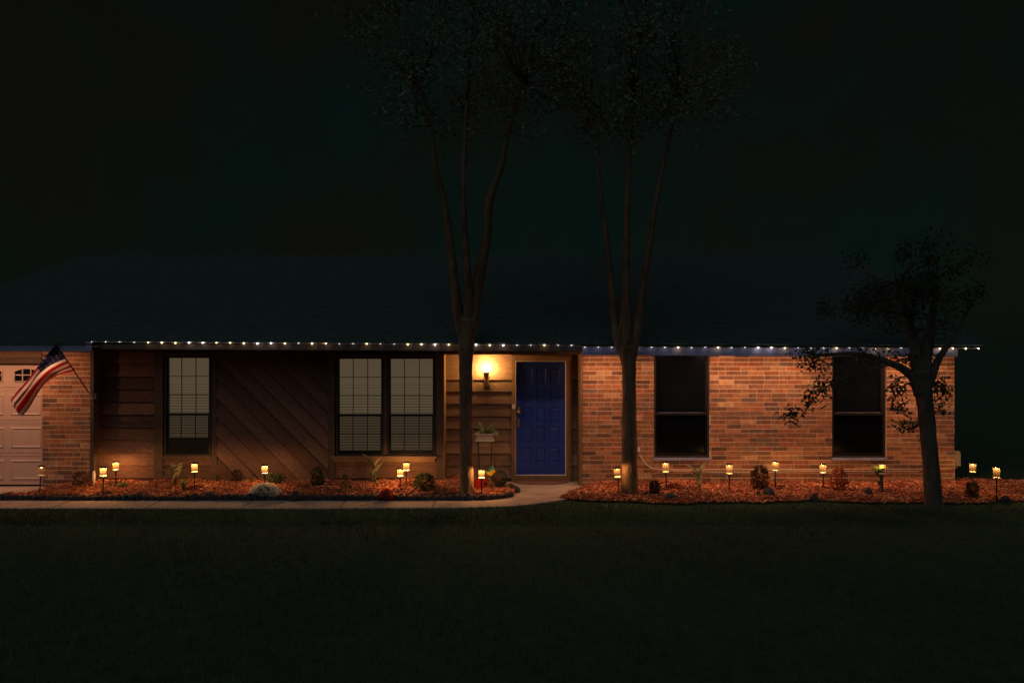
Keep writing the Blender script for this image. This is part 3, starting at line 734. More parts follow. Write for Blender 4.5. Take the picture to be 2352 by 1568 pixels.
lamps = [
 (91, 1133, 1077, 'nearly unlit path light in front of the garage brick, dark cap showing', .06, 1),
 (237, 1133, 1079, 'lit path light on the near side of the pair by the downspout', 0, 0),
 (266, 1115, 1066, 'lit path light behind its pair by the downspout, close to the siding', 0, 0),
 (447, 1122, 1070, 'lit path light below the single window', 0, 0),
 (608, 1123, 1074, 'lit path light behind the white flowers', 0, 0),
 (919, 1127, 1081, 'taller-looking front path light of the pair under the double window', 0, 0),
 (933, 1117, 1067, 'rear path light of the pair under the double window', 0, 0),
 (1106, 1135, 1084, 'lit path light right of the first tree trunk by the walkway', 0, 0),
 (1422, 1137, 1080, 'lit path light touching the left side of the second tree trunk', -.09, 0),
 (1532, 1127, 1068, 'leaning path light below the left edge of the dark window', -.06, 0),
 (1675, 1130, 1073, 'path light in front of bricks, between the big-leaved plant and the tall dark shrub', .02, 0),
 (1781, 1122, 1066, 'path light just right of the tall dark shrub with red tips', 0, 0),
 (1891, 1125, 1072, 'path light just left of the low red shrub near the second dark window', 0, 0),
 (2028, 1131, 1072, 'path light wrapped by a pale leafy plant under the second dark window', .01, 0),
 (2235, 1122, 1070, 'path light beyond the house corner, nearer the bricks', 0, 0),
 (2289, 1146, 1080, 'rightmost path light, alone at the end of the right bed', .03, 0)]
proto = make_path(); dimp = None
weak = None
def light_of(o):
    for c in o.children:
        if c.type == 'LIGHT': return c
        q = light_of(c)
        if q: return q
for i, (px, yb, yl, lab, lean, dim) in enumerate(lamps):
    o = (make_path('bulbdim') if dim else (proto if i == 1 else copy_tree(proto)))
    if px > 1300:      # the lamps on the brick side are weaker
        lo = light_of(o)
        if weak is None: weak = lo.data.copy(); weak.energy = 4.2
        lo.data = weak
    pt = G(px, yb, .06); D = pt.y + 15
    o.location = pt; hgt = (Z(yl, D) - pt.z) / .42
    o.scale = (1.0, 1.0, hgt); o.rotation_euler = (U(-.03, .03), lean, U(0, 1)); o['label'] = lab
if True:
    pass

# ================================================================== trees
def limb(b, pts, r0, r1, n=12, jit=.12, sub=4):
    P_ = [Vector(p) for p in pts]; out = []
    for i in range(len(P_) - 1):
        a = P_[max(i - 1, 0)]; p0 = P_[i]; p1 = P_[i + 1]; c = P_[min(i + 2, len(P_) - 1)]
        for k in range(sub):
            t = k / sub; out.append(.5 * ((2 * p0) + (p1 - a) * t + (2 * a - 5 * p0 + 4 * p1 - c) * t * t + (3 * p0 - a - 3 * p1 + c) * t ** 3))
    out.append(P_[-1]); m = len(out) - 1
    if hasattr(r0, '__len__'): rad = [r0[min(int(i / m * (len(r0) - 1)), len(r0) - 2)] * (1 - (i / m * (len(r0) - 1) % 1 if i < m else 1)) + r0[min(int(i / m * (len(r0) - 1)), len(r0) - 2) + 1] * ((i / m * (len(r0) - 1) % 1) if i < m else 1) for i in range(m + 1)]
    else: rad = [r0 + (r1 - r0) * i / m for i in range(m + 1)]
    b.tube(out, rad, n, jit=jit)
def crown(b, cl, per, size=(.06, .1)):
    for (c, r) in cl:
        for k in range(int(per)):
            d = Vector((random.gauss(0, 1), random.gauss(0, 1), random.gauss(0, 1))).normalized() * r * R() ** .45
            dd = Vector((U(-1, 1), U(-1, 1), U(-1, .6))); l = U(*size); b.leaf(Vector(c) + d, dd, l, l * .5)
def mass(c, rx, ry, rz, n, rr):
    out = []
    for k in range(n):
        d = Vector((random.gauss(0, 1), random.gauss(0, 1), random.gauss(0, 1))).normalized() * U(.35, 1)
        out.append(((c[0] + d.x * rx, c[1] + d.y * ry, c[2] + d.z * rz), U(rr * .6, rr * 1.3)))
    return out
def twigs(b, cl, anchors, r0=.014):
    for (c, r_) in cl:
        c = Vector(c); a = min(anchors, key=lambda q: (Vector(q) - c).length); a = Vector(a); m = (a + c) / 2 + Vector((U(-.12, .12), U(-.1, .1), U(-.1, .15)))
        b.tube([a, m, c], [r0, r0 * .7, r0 * .35], 5)
        for k in range(5):
            e = c + Vector((U(-1, 1), U(-1, 1), U(-.8, .9))) * r_ * .9; b.tube([c * .6 + m * .4, (c + e) / 2, e], [r0 * .35, r0 * .25, r0 * .1], 4)
# tree 1
D1 = 13.5; B = G(1071, 1135, .05)
t1 = thing('tree', 'tree with a tan trunk standing between the double window and the porch lamp', 'tree', B, 'slender front-yard trees')
b = MB()
limb(b, [P(1072, 1142, D1), P(1072, 1120, D1), P(1071, 1040, D1), P(1070, 930, D1), P(1070, 850, D1), P(1071, 780, D1), P(1073, 730, D1)], [.15, .118, .102, .102, .108, .125, .15], 0, 16)
limb(b, [P(1066, 770, D1), P(1053, 720, D1 - .02), P(1046, 670, D1 - .1), P(1030, 540, D1 - .2), P(1018, 455, D1 - .3), P(998, 380, D1 - .4), P(990, 290, D1 - .45), P(965, 200, D1 - .5)], .10, .022)
limb(b, [P(1078, 765, D1), P(1088, 700, D1 + .05), P(1098, 650, D1 + .05), P(1118, 540, D1 - .1), P(1124, 460, D1 - .15), P(1150, 385, D1 - .2), P(1168, 300, D1 - .25), P(1200, 190, D1 - .3)], .115, .022)
limb(b, [P(1073, 745, D1), P(1076, 690, D1 - .08), P(1072, 600, D1 - .2), P(1064, 440, D1 - .4), P(1072, 230, D1 - .4)], .09, .025)
cl = mass(P(1078, 130, D1 - .4), 2.2, 1.6, 1.6, 74, .42); twigs(b, cl, [P(1004, 380, D1 - .4), P(1146, 390, D1 - .2), P(1066, 380, D1 - .4), P(1068, 330, D1 - .4), P(1190, 230, D1 - .28), P(1160, 340, D1 - .25), P(972, 230, D1 - .48), P(993, 330, D1 - .44), P(965, 200, D1 - .5), P(1200, 190, D1 - .3), P(1072, 230, D1 - .4), P(985, 290, D1 - .42), P(1170, 300, D1 - .25)])
b.build('trunk', 'bark', t1, True)
b = MB(); crown(b, cl, 80, (.05, .1)); b.build('crown', 'crownl', t1)
# tree 2
D2 = 13.52; B = G(1446, 1132, .05)
t2 = thing('tree', 'tree with a dark trunk and yellow-lit edges standing before the bricks right of the door', 'tree', B, 'slender front-yard trees')
b = MB()
limb(b, [P(1447, 1138, D2), P(1446, 1115, D2), P(1446, 1040, D2), P(1445, 960, D2), P(1445, 880, D2), P(1444, 830, D2), P(1441, 795, D2)], [.155, .137, .13, .118, .108, .12, .17], 0, 16)
limb(b, [P(1437, 822, D2), P(1424, 795, D2), P(1415, 765, D2 + .05), P(1412, 735, D2 + .1), P(1402, 640, D2), P(1392, 540, D2 - .15), P(1376, 430, D2 - .22), P(1372, 340, D2 - .26), P(1350, 250, D2 - .3)], .085, .02)
limb(b, [P(1448, 822, D2), P(1456, 790, D2), P(1463, 755, D2), P(1470, 700, D2), P(1492, 560, D2 - .2), P(1516, 410, D2 - .3), P(1560, 220, D2 - .3)], .10, .025)
limb(b, [P(1442, 815, D2), P(1440, 770, D2 - .05), P(1438, 700, D2 - .1), P(1440, 480, D2 - .3), P(1452, 240, D2 - .3)], .12, .025)
limb(b, [P(1441, 815, D2), P(1428, 785, D2 - .02), P(1423, 760, D2 - .04), P(1428, 740, D2 - .06), P(1431, 690, D2 - .1)], .05, .02, 8)
cl = mass(P(1462, 150, D2 - .4), 2.0, 1.5, 1.5, 70, .42); twigs(b, cl, [P(1378, 430, D2 - .22), P(1368, 350, D2 - .26), P(1358, 290, D2 - .3), P(1518, 400, D2 - .3), P(1548, 270, D2 - .3), P(1443, 430, D2 - .3), P(1447, 330, D2 - .3), P(1350, 250, D2 - .3), P(1560, 220, D2 - .3), P(1452, 240, D2 - .3), P(1535, 320, D2 - .3)])
b.build('trunk', 'bark', t2, True)
b = MB(); crown(b, cl, 80, (.05, .1)); b.build('crown', 'crownl', t2)
# tree 3
D3 = 12.75; B = G(2145, 1168, .0)
t3 = thing('tree', 'leaning dark tree with drooping leafy branches in front of the second dark window', 'tree', B, 'slender front-yard trees')
b = MB()
limb(b, [P(2146, 1178, D3), P(2144, 1150, D3), P(2139, 1070, D3), P(2131, 990, D3), P(2125, 930, D3), P(2120, 890, D3), P(2117, 850, D3)], [.165, .128, .118, .115, .115, .125, .15], 0, 16)
limb(b, [P(2112, 905, D3), P(2098, 868, D3), P(2070, 845, D3), P(2020, 825, D3 + .05), P(1960, 812, D3 + .1), P(1880, 815, D3 + .15), P(1835, 806, D3 + .15)], .085, .008, 10)
limb(b, [P(2128, 885, D3), P(2142, 855, D3), P(2153, 830, D3), P(2178, 790, D3 + .1), P(2230, 700, D3 + .1)], .09, .02, 10)
limb(b, [P(2117, 870, D3), P(2105, 820, D3), P(2095, 760, D3), P(2060, 650, D3 - .1)], .13, .03)
limb(b, [P(2119, 870, D3), P(2128, 800, D3), P(2140, 740, D3 + .1), P(2150, 640, D3)], .12, .03)
limb(b, [P(2050, 835, D3), P(2000, 850, D3), P(1935, 870, D3), P(1890, 895, D3), P(1855, 935, D3), P(1838, 958, D3)], .022, .005, 6)
limb(b, [P(2108, 905, D3), P(2085, 880, D3), P(2062, 905, D3), P(2045, 935, D3)], .022, .005, 6)
limb(b, [P(2120, 950, D3), P(2105, 978, D3), P(2080, 985, D3), P(2055, 966, D3)], .02, .005, 6)
limb(b, [P(2130, 880, D3), P(2160, 880, D3), P(2180, 905, D3), P(2188, 915, D3)], .02, .005, 6)
limb(b, [P(2090, 862, D3), P(2060, 870, D3), P(2040, 890, D3)], .018, .005, 6)
limb(b, [P(2130, 930, D3), P(2160, 940, D3), P(2180, 942, D3)], .015, .004, 6)
cl3 = mass(P(2075, 690, D3 - .1), 1.2, .9, .40, 34, .26) + mass(P(2090, 610, D3 - .1), .9, .8, .4, 14, .26)
twigs(b, cl3, [P(2230, 700, D3 + .1), P(2060, 650, D3 - .1), P(2150, 640, D3), P(2178, 790, D3 + .1), P(2095, 760, D3), P(2000, 822, D3)], .012)
b.build('trunk', 'barkd', t3, True)
b = MB()
def cluster(x0, y0, x1, y1, n, l=(.035, .075)):
    for k in range(n):
        px, py = random.gauss((x0 + x1) / 2, (x1 - x0) / 4), random.gauss((y0 + y1) / 2, (y1 - y0) / 4)
        D = D3 + U(-.15, .2); ll = U(*l); b.leaf(P(px, py, D), (U(-1, 1), U(-.5, .5), U(-1, .7)), ll, ll * .52, up=(U(-.5, .5), -1, U(-.5, .5)))
for c in ((1822, 792, 1912, 838, 150), (1835, 825, 1910, 852, 60), (1862, 860, 1912, 918, 100), (1838, 890, 1880, 930, 70), (1793, 932, 1845, 970, 95), (1885, 840, 1990, 900, 150), (1920, 790, 2060, 850, 170),
          (2036, 858, 2090, 945, 170), (2050, 930, 2085, 950, 30), (2046, 960, 2110, 992, 70), (2075, 945, 2095, 965, 12), (2136, 858, 2182, 935, 150), (2165, 880, 2195, 925, 20), (2141, 934, 2185, 954, 30), (2030, 800, 2120, 850, 120), (2140, 805, 2160, 830, 10), (1840, 925, 1870, 945, 15)): cluster(*c)
crown(b, cl3, 75, (.045, .08))
b.build('crown', 'leafd', t3)

# ================================================================== plants
def seg_plant(name, label, cat, px, py, w_, h, kind, mats, n=120, grp=None):
    """plant built at pixel base; w_,h metres"""
    B = G(px, py, .06); t = thing(name, label, cat, B, grp)
    st = MB(); lf = MB()
    if kind == 'bush':
        for k in range(9):
            a = U(0, 2 * pi); e = B + Vector((cos(a) * w_ * .35, sin(a) * w_ * .3, h * U(.5, .9))); st.tube([B + Vector((0, 0, -.02)), (B + e) / 2 + Vector((U(-.02, .02), 0, .02)), e], [.006, .004, .002], 5)
        for k in range(int(n * 2.4)):
            u_ = R() ** .6; z = U(.04, 1); rr = w_ / 2 * sqrt(max(.05, 1 - (2 * z - .9) ** 2 * .8)); a = U(0, 2 * pi)
            p = B + Vector((cos(a) * rr * u_, sin(a) * rr * u_, z * h)); l = U(.035, .07)
            lf.leaf(p, (cos(a) + U(-.5, .5), sin(a) + U(-.5, .5), U(-.2, 1)), l, l * .5)
    elif kind == 'cone':
        st.tube([B + Vector((0, 0, -.02)), B + Vector((0, 0, h * .9))], [.01, .004], 6)
        for k in range(n):
            z = R() ** 1.3; a = U(0, 2 * pi); rr = w_ / 2 * (1 - z) * U(.6, 1.1)
            lf.leaf(B + Vector((cos(a) * rr, sin(a) * rr, z * h)), (cos(a), sin(a), .6), U(.03, .05), .014)
    elif kind == 'canna':
        for k in range(2): st.tube([B + Vector((.03 * k, 0, -.02)), B + Vector((.02 + .02 * k, 0, h * .55))], [.02, .012], 8)
        for k in range(n):
            a = U(0, 2 * pi) if k > 3 else U(-.6, .6) + (pi if k % 2 else 0); z0 = h * U(.1, .6); l = h * U(.25, .5) if k > 3 else h * .55
            out = U(.25, .9); d = Vector((cos(a) * out, sin(a) * out * .7, 1 if k > 2 else 2.2)).normalized()
            s = d.cross(Vector((sin(a), -cos(a), .1))).normalized(); s = Vector((-sin(a) + .3, cos(a), U(-.3, .3))).normalized()
            p = B + Vector((0, 0, z0)); wv = l * U(.26, .40); pts = []
            for i in range(6):
                tt = i / 5; c = p + d * l * tt + Vector((cos(a), sin(a), -.7)) * l * .35 * tt * tt; ww = wv * sin(pi * min(.97, .08 + tt * .9)) ** .7 / 2
                pts.append((c - s * ww, c + s * ww))
            nb = len(lf.v)
            for (q, r_) in pts: lf.v += [tuple(q), tuple(r_)]
            for i in range(5): lf.face((nb + 2 * i, nb + 2 * i + 1, nb + 2 * i + 3, nb + 2 * i + 2))
    elif kind == 'grassy':
        for k in range(n):
            a = U(0, 2 * pi); o = U(.1, 1); hh = h * U(.5, 1.05); e = Vector((cos(a) * w_ / 2 * o, sin(a) * w_ / 2 * o, 0)); s = Vector((-sin(a), cos(a), 0)) * .007
            nb = len(lf.v); m_ = B + e * .4 + Vector((0, 0, hh * .7)); q = B + e + Vector((0, 0, hh)); lf.v += [tuple(B - s), tuple(B + s), tuple(m_ + s), tuple(m_ - s), tuple(q)]
            lf.face((nb, nb + 1, nb + 2, nb + 3)); lf.face((nb + 3, nb + 2, nb + 4))
        st.tube([B + Vector((0, 0, -.02)), B + Vector((0, 0, .04))], [.025, .015], 7)
    elif kind == 'mound':
        for k in range(n):
            a = U(0, 2 * pi); th = math.acos(U(.02, 1)); q = U(.85, 1.05)
            p = B + Vector((cos(a) * sin(th) * w_ / 2 * q, sin(a) * sin(th) * w_ / 2 * q, cos(th) * h * q)); l = U(.024, .042)
            lf.leaf(p, (cos(a) * sin(th) + U(-.6, .6), sin(a) * sin(th) + U(-.6, .6), cos(th) + U(-.4, .4)), l, l * .7)
        st.lathe([(w_ * .36, 0), (w_ * .34, h * .5), (w_ * .2, h * .8), (.001, h * .88)], B, 12)
    if st.v: st.build('stems', mats[0], t, True)
    lf.build('foliage', mats[1], t); return t, B
seg_plant('shrub', 'low dark bare shrub at the foot of the garage brick', 'shrub', 186, 1120, .28, .26, 'bush', ('leafbrown', 'leafbrown'), 110)
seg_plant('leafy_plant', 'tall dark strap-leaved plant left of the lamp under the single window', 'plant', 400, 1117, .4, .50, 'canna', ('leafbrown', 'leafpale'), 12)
seg_plant('grassy_plant', 'spiky yellow-green clump below the single window', 'plant', 422, 1128, .26, .22, 'grassy', ('leaf', 'leaf'), 60)
seg_plant('shrub', 'small dark shrub at the left end of the diagonal boards', 'shrub', 545, 1113, .16, .24, 'bush', ('leafbrown', 'leafbrown'), 80)
t, B = seg_plant('white_flowers', 'clump of white flowers in front of a path light', 'flowers', 608, 1135, .46, .16, 'mound', ('leaf', 'petalw'), 1100)
seg_plant('shrub', 'small green shrub behind the white flowers', 'shrub', 631, 1112, .2, .2, 'bush', ('leaf', 'leaf'), 60)
seg_plant('shrub', 'upright dark shrub at the right end of the diagonal boards', 'shrub', 729, 1118, .18, .32, 'bush', ('leafbrown', 'leafd'), 130)
seg_plant('conifer', 'small dark cone-shaped plant below the left of the paired windows', 'plant', 793, 1128, .2, .27, 'cone', ('leafbrown', 'leafd'), 200)
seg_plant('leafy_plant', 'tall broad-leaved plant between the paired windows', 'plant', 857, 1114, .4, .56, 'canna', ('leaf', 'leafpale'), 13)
seg_plant('red_flowers', 'low mound of dark red flowers near the black edging', 'flowers', 887, 1143, .2, .13, 'mound', ('leafbrown', 'petalr'), 200)
seg_plant('shrub', 'round dark shrub with green tips under the right paired window', 'shrub', 974, 1126, .32, .27, 'bush', ('leafbrown', 'leafd'), 200)
t, B = seg_plant('red_flower', 'tiny plant with a single red bloom near the downspout lamps', 'flower', 281, 1119, .11, .10, 'bush', ('leaf', 'leaf'), 18)
b = MB(); b.ball(B + Vector((-.02, 0, .12)), .022, 8, 6); b.build('bloom', 'petalr', t)
seg_plant('shrub', 'dark stumpy plant in the right bed before the dark window', 'shrub', 1504, 1134, .13, .2, 'bush', ('leafbrown', 'leafbrown'), 140)
seg_plant('shrub', 'small reddish shrub beside the leaning path light', 'shrub', 1547, 1128, .16, .12, 'bush', ('leafbrown', 'leafred'), 60)
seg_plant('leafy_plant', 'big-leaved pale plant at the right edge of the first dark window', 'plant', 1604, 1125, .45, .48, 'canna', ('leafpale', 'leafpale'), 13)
seg_plant('shrub', 'tall dark shrub with red tips between two path lights on the brick wing', 'shrub', 1745, 1126, .26, .40, 'bush', ('leafbrown', 'leafbrown'), 260)
seg_plant('shrub', 'low red-leaved shrub left of the second dark window', 'shrub', 1927, 1129, .26, .37, 'bush', ('leafbrown', 'leafred'), 170)
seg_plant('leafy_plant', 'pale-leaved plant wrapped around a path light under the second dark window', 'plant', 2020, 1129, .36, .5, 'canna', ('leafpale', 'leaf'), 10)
seg_plant('shrub', 'dark upright shrub beyond the house corner', 'shrub', 2233, 1143, .14, .24, 'bush', ('leafbrown', 'leafbrown'), 130)
def mound(px, py, w_, h, label):
    B = G(px, py, .03); b = MB(); n = 10
    prof = [(w_ / 2, -.03), (w_ / 2 * .95, h * .3), (w_ / 2 * .7, h * .75), (w_ / 2 * .3, h * .97), (.001, h)]
    b.lathe(prof, B, n); b.v = [(v[0] + U(-.012, .012), v[1] + U(-.012, .012), v[2] + U(-.01, .01)) for v in b.v]
    o = b.build('rock', 'stone'); tag(o, label, 'rock', 'dark rocks at the front of the beds')
mound(481, 1142, .2, .085, 'low dark rock in the bed front, left of the white flowers')
mound(320, 1141, .16, .07, 'low dark rock nearest the downspout lamps')
mound(678, 1146, .2, .12, 'low dark rock between the white flowers and the upright dark shrub')
mound(1540, 1146, .26, .10, 'wide dark rock at the lawn edge below the leaning path light')
mound(1742, 1143, .1, .10, 'small black rock in front of the tall dark shrub')
mound(1767, 1143, .22, .16, 'large brown-black rock right of the tall dark shrub')
mound(1870, 1146, .14, .09, 'small dark rock in front of the lamp near the low red shrub')
mound(1995, 1141, .15, .15, 'dark rock just left of the lamp wrapped in leaves')
mound(2310, 1150, .16, .08, 'dark rock at the far right beside the last path light')
# black edging stones along the left bed
GE = 'black edging stones along the left bed'
proto_e = []
for k in range(4):
    b = MB(); prof = [(.062, -.03), (.068, .03), (.055, .065), (.03, .08), (.001, .083)]; b.lathe(prof, (0, 0, 0), 9)
    b.v = [(v[0] * U(.85, 1.15), v[1] * U(.8, 1.1), v[2] * U(.85, 1.1)) for v in b.v]; b.local = True
    o = b.build('edging_stone', 'stone', None, False); proto_e.append(o)
pts = []; x = -8.45
while x < .03: f, bk = lbed(x); pts.append((x, f - .03)); x += .108 if x < -.25 else .07
pts += [(.07, -1.1), (.06, -.98), (.02, -.86), (-.02, -.75)]
ne = len(pts)
for i, (x, y) in enumerate(pts):
    o = proto_e[i % 4] if i < 4 else proto_e[i % 4].copy()
    if i >= 4: sc.collection.objects.link(o)
    o.location = (x, y, .012); o.rotation_euler = (0, 0, U(0, 6)); s = U(.85, 1.12); o.scale = (s, s, s * U(.8, 1.15))
    if i > ne - 5: lb = 'black edging stone in the short run along the porch slab'
    elif x > -.3: lb = 'black edging stone on the rounded corner of the left bed'
    else: lb = 'black edging stone in the straight row beside the front walk'
    tag(o, lb, 'edging stone', GE if x <= -.3 and i <= ne - 5 else GE + (' corner' if i <= ne - 5 else ' end'))

# ================================================================== porch items
# plant stand with clay planter
p = P(1114, 1010, 14.5); fy_ = p.y; fx = p.x
t = thing('plant_stand', 'tall thin dark stand holding the potted plant below the porch lamp', 'plant stand', (fx, fy_, .0))
b = MB(); b.box(fx - .17, fx + .17, fy_ - .12, fy_ + .12, p.z - .012, p.z); b.build('top', 'white', t)
for sx in (-1, 1):
    for sy_ in (-1, 1):
        b = MB(); b.tube([(fx + sx * .12, fy_ + sy_ * .09, p.z - .012), (fx + sx * .10, fy_ + sy_ * .07, p.z * .5), (fx + sx * .13, fy_ + sy_ * .10, .04)], .008, 6); b.build('leg', 'black', t)
b = MB()
for zz in (.3, .55): b.tube([(fx - .11, fy_ - .08, zz), (fx + .11, fy_ - .08, zz), (fx + .11, fy_ + .08, zz), (fx - .11, fy_ + .08, zz), (fx - .11, fy_ - .08, zz)], .006, 6)
b.build('brace', 'black', t)
t = thing('potted_plant', 'pinkish trough pot with broad green leaves on the tall stand', 'potted plant', (fx, fy_, p.z))
b = MB()
for (ya, yb_) in ((fy_ - .09, fy_ + .09),):
    z0, z1 = p.z + .02, p.z + .115; a0, a1 = .12, .165
    V = [(fx - a0, ya, z0), (fx + a0, ya, z0), (fx + a0, yb_, z0), (fx - a0, yb_, z0), (fx - a1, ya - .02, z1), (fx + a1, ya - .02, z1), (fx + a1, yb_ + .02, z1), (fx - a1, yb_ + .02, z1)]
    n0 = len(b.v); b.v += V
    for q in ((0, 1, 5, 4), (1, 2, 6, 5), (2, 3, 7, 6), (3, 0, 4, 7), (3, 2, 1, 0)): b.face(tuple(n0 + i for i in q))
b.box(fx - a1 - .006, fx + a1 + .006, ya - .026, ya - .015, z1 - .018, z1 + .004)
b.build('pot', 'pot', t)
b = MB(); b.box(fx - .14, fx + .14, fy_ - .105, fy_ + .105, p.z + .001, p.z + .018); b.build('saucer', 'white', t)
b = MB(); b.box(fx - .158, fx + .158, fy_ - .105, fy_ + .105, z1 - .03, z1 - .015); b.build('soil', 'stone', t)
def bigleaf(b, p, d, side, l, wd, bend):
    pts = []; p = Vector(p); d = Vector(d).normalized(); s = Vector(side).normalized()
    for i in range(7):
        tt = i / 6; c = p + d * l * tt + Vector(bend) * tt * tt; ww = wd * sin(pi * min(.98, .05 + tt * .93)) ** .8 / 2; pts.append((c - s * ww, c + Vector((0, -.01, -.01)), c + s * ww))
    nb = len(b.v)
    for q in pts: b.v += [tuple(v) for v in q]
    for i in range(6):
        for k in (0, 1): b.face((nb + 3 * i + k, nb + 3 * i + k + 1, nb + 3 * i + 4 + k, nb + 3 * i + 3 + k))
b = MB(); zt = z1 - .02
bigleaf(b, (fx - .02, fy_, zt), (-.35, -.1, 1), (1, .3, .2), .26, .09, (.0, 0, -.02)); bigleaf(b, (fx + .03, fy_, zt), (.35, -.2, 1), (1, .2, -.4), .23, .10, (.06, 0, -.02))
bigleaf(b, (fx + .02, fy_ - .02, zt), (.15, -.4, 1), (1, 0, 0), .15, .12, (0, -.05, -.04)); bigleaf(b, (fx + .05, fy_, zt), (.8, -.3, .6), (.2, .3, 1), .18, .08, (.04, 0, -.08))
bigleaf(b, (fx - .06, fy_, zt), (-.8, -.3, .5), (.2, .5, 1), .15, .07, (-.02, 0, -.08)); bigleaf(b, (fx - .05, fy_ - .03, zt), (-.2, -.6, .7), (1, 0, 0), .12, .06, (0, -.04, -.04))
bigleaf(b, (fx + .08, fy_ - .02, zt), (1, -.2, .25), (0, .4, 1), .15, .05, (.02, 0, -.05)); bigleaf(b, (fx + .06, fy_ - .02, zt), (.5, -.3, .9), (1, 0, -.6), .15, .09, (.05, 0, -.03))
b.build('foliage', 'leafpot', t)

# red planter, garden pennant, black potted bush at the walk corner
B = G(1101, 1121, .06)
t = thing('red_planter', 'bright red round tub beside the first tree trunk', 'planter', B)
b = MB(); b.lathe([(.085, -.01), (.10, .13), (.108, .135), (.108, .15), (.09, .15), (.085, .12), (.001, .12)], B, 18); b.build('tub', 'redpaint', t, False)
b = MB()
for k in range(26): a = U(0, 6.28); b.leaf(B + Vector((cos(a) * .06, sin(a) * .06, .12)), (cos(a), sin(a), U(.2, 1)), U(.04, .07), .02)
b.build('foliage', 'leafred', t)
B = G(1128, 1121, .06); Dp = B.y + 15
t = thing('garden_pennant', 'small yellow and green cloth pennant right of the porch-side path light', 'garden flag', B)
top = P(1131, 1068, Dp)
b = MB(); b.tube([B + Vector((.01, 0, -.02)), top + Vector((.01, .01, .01))], .004, 6); b.build('pole', 'black', t)
def patch(outl, m, nm):
    b = MB(); n = len(outl); fr = [P(x_, y_, Dp - .01 + .012 * sin(i * 1.7)) for i, (x_, y_) in enumerate(outl)]; bk = [v + Vector((0, .004, 0)) for v in fr]
    b.poly(fr); b.poly(bk[::-1])
    for i in range(n): j = (i + 1) % n; b.poly([fr[i], fr[j], bk[j], bk[i]])
    b.build(nm, m, t)
patch([(1115, 1083), (1125, 1076), (1132, 1067), (1136, 1077), (1130, 1079), (1124, 1083)], 'greenc', 'green_cloth')
patch([(1115, 1083.4), (1124, 1083.4), (1130, 1079.4), (1136, 1077.4), (1139, 1090), (1134, 1086), (1129, 1092), (1121, 1090)], 'yellow', 'yellow_cloth')
B = G(1148, 1122, .05)
t = thing('potted_bush', 'round black potted bush at the porch corner of the left bed', 'potted plant', B)
b = MB(); b.lathe([(.07, -.01), (.09, .12), (.095, .125), (.08, .125), (.001, .11)], B, 14); b.build('pot', 'black', t)
b = MB(); 
for k in range(260):
    d = Vector((random.gauss(0, 1), random.gauss(0, 1), random.gauss(0, 1))).normalized(); b.leaf(B + Vector((0, 0, .19)) + Vector((d.x * .1, d.y * .1, d.z * .09)), d + Vector((U(-.5, .5), U(-.5, .5), .2)), U(.025, .045), .018)
b.build('foliage', 'leafd', t)
# half-round doormat
b = MB(); c = P(1243, 1106, 14.97); rx, ry = .49, .30; n = 20
ring = [(c.x + rx * cos(pi + pi * i / n), -.10 + ry * sin(pi + pi * i / n)) for i in range(n + 1)]
b.poly([(q[0], q[1], .03) for q in ring])
for i in range(n + 1):
    a, d = ring[i], ring[(i + 1) % (n + 1)]; b.poly([(a[0], a[1], .013), (d[0], d[1], .013), (d[0], d[1], .03), (a[0], a[1], .03)])
tag(b.build('doormat', 'mat_'), 'half-round reddish doormat on the slab before the blue door', 'doormat')
# a stray fallen leaf or twig on the lawn and walk
lt = MB()
for (px, py) in ((1195, 1158), (1240, 1148), (1215, 1163), (1262, 1151), (1150, 1164), (880, 1162), (960, 1163), (700, 1160), (1300, 1133), (1180, 1150), (1340, 1122), (436, 1270), (1010, 1210), (1250, 1190), (1600, 1185), (760, 1195), (1850, 1215), (300, 1230), (1430, 1250)):
    q = G(px, py, .02); a = U(0, 6); lt.leaf(q, (cos(a), sin(a), .1), U(.03, .06), .02, up=(0, 0, 1))
tag(lt.build('leaf_litter', 'leafbrown'), 'scattered dry leaves on the walkway', 'leaf litter', kind='stuff')

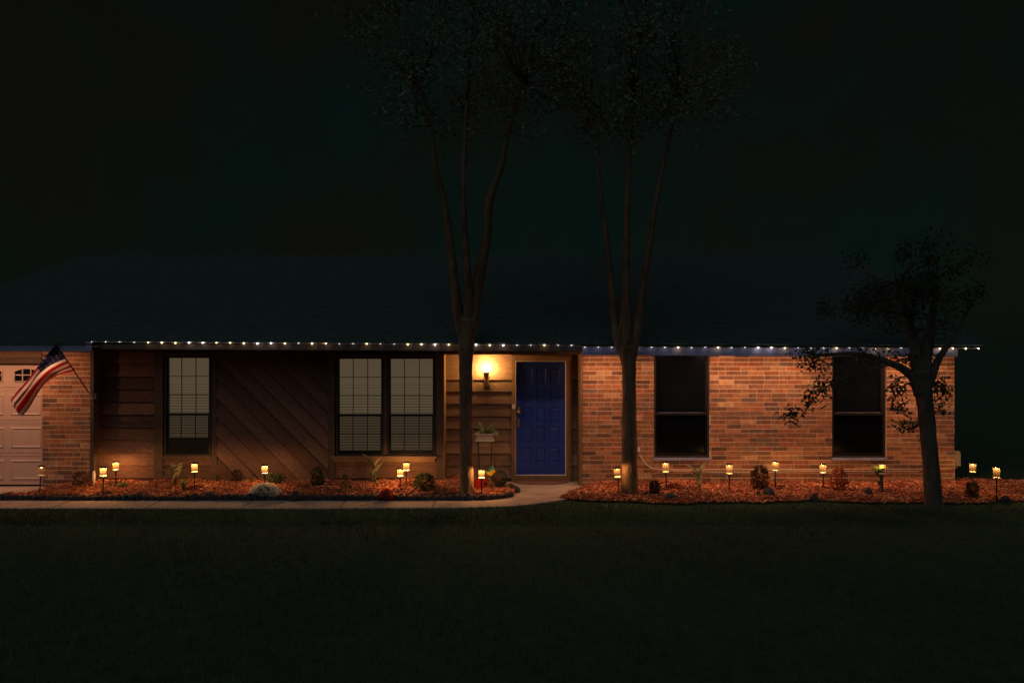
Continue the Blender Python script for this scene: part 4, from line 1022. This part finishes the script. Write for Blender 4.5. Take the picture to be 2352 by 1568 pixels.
# ================================================================== flag
p0 = P(209, 909, 14.25); p1 = P(127.5, 788, 13.55); fl_dir = (p1 - p0)
t = thing('flag', 'hanging stars-and-stripes flag on a slanted pole at the garage corner', 'flag', p0)
b = MB(); b.tube([p0, p1], .011, 8); b.ball(p1, .02, 8, 6); b.build('pole', 'trim', t, True)
b = MB(); b.box(p0.x - .035, p0.x + .045, YG - .05, YG - .01, p0.z - .06, p0.z + .04); b.tube([p0 + fl_dir.normalized() * -.06, p0 + fl_dir.normalized() * .07], .02, 8); b.build('bracket', 'white', t)
def bez(pts, t_):
    P_ = [Vector((*p, 0)) for p in pts]; m = len(P_) - 1; x = t_ * m; i = min(int(x), m - 1); f = x - i
    a = P_[max(i - 1, 0)]; p0_, p1_ = P_[i], P_[i + 1]; c = P_[min(i + 2, m)]
    return .5 * ((2 * p0_) + (p1_ - a) * f + (2 * a - 5 * p0_ + 4 * p1_ - c) * f * f + (3 * p0_ - a - 3 * p1_ + c) * f ** 3)
low = [(172, 852), (146, 857), (121, 867), (100, 885), (84, 908), (66, 938), (50, 956)]
left = [(128, 791), (110, 812), (92, 834), (74, 858), (56, 880), (38, 900), (24, 918)]
b = MB(); b.uv = []; nu, nv = 60, 60
for i in range(nu + 1):
    u_ = i / nu; A_ = bez(left, u_); C_ = bez(low, u_)
    for j in range(nv + 1):
        v_ = j / nv; k = min(1, u_ * 1.35)
        fold = .5 - .5 * cos(pi * v_) + .22 * sin(2 * pi * v_ * 1.0)     # gather
        z3 = v_ + .30 * sin(2 * pi * (v_ * 1.5)) * sin(pi * v_) * (1 if True else 0)
        g_ = v_ * (1 - k) + k * max(0, min(1, z3))
        q = A_ + (C_ - A_) * g_
        D = 13.50 + .50 * v_ * (1 - k * .75) + .10 * u_ + k * .12 * cos(2 * pi * v_ * 1.5) + .015 * sin(u_ * 9 + v_ * 5)
        tipy = (6 * k * sin(pi * v_) if u_ > .97 else 0)
        b.v.append(tuple(P(q.x, q.y + tipy, D))); b.uv.append((u_, v_))
for i in range(nu):
    for j in range(nv): a = i * (nv + 1) + j; b.face((a, a + 1, a + nv + 2, a + nv + 1))
b.build('cloth', 'flag', t, True)
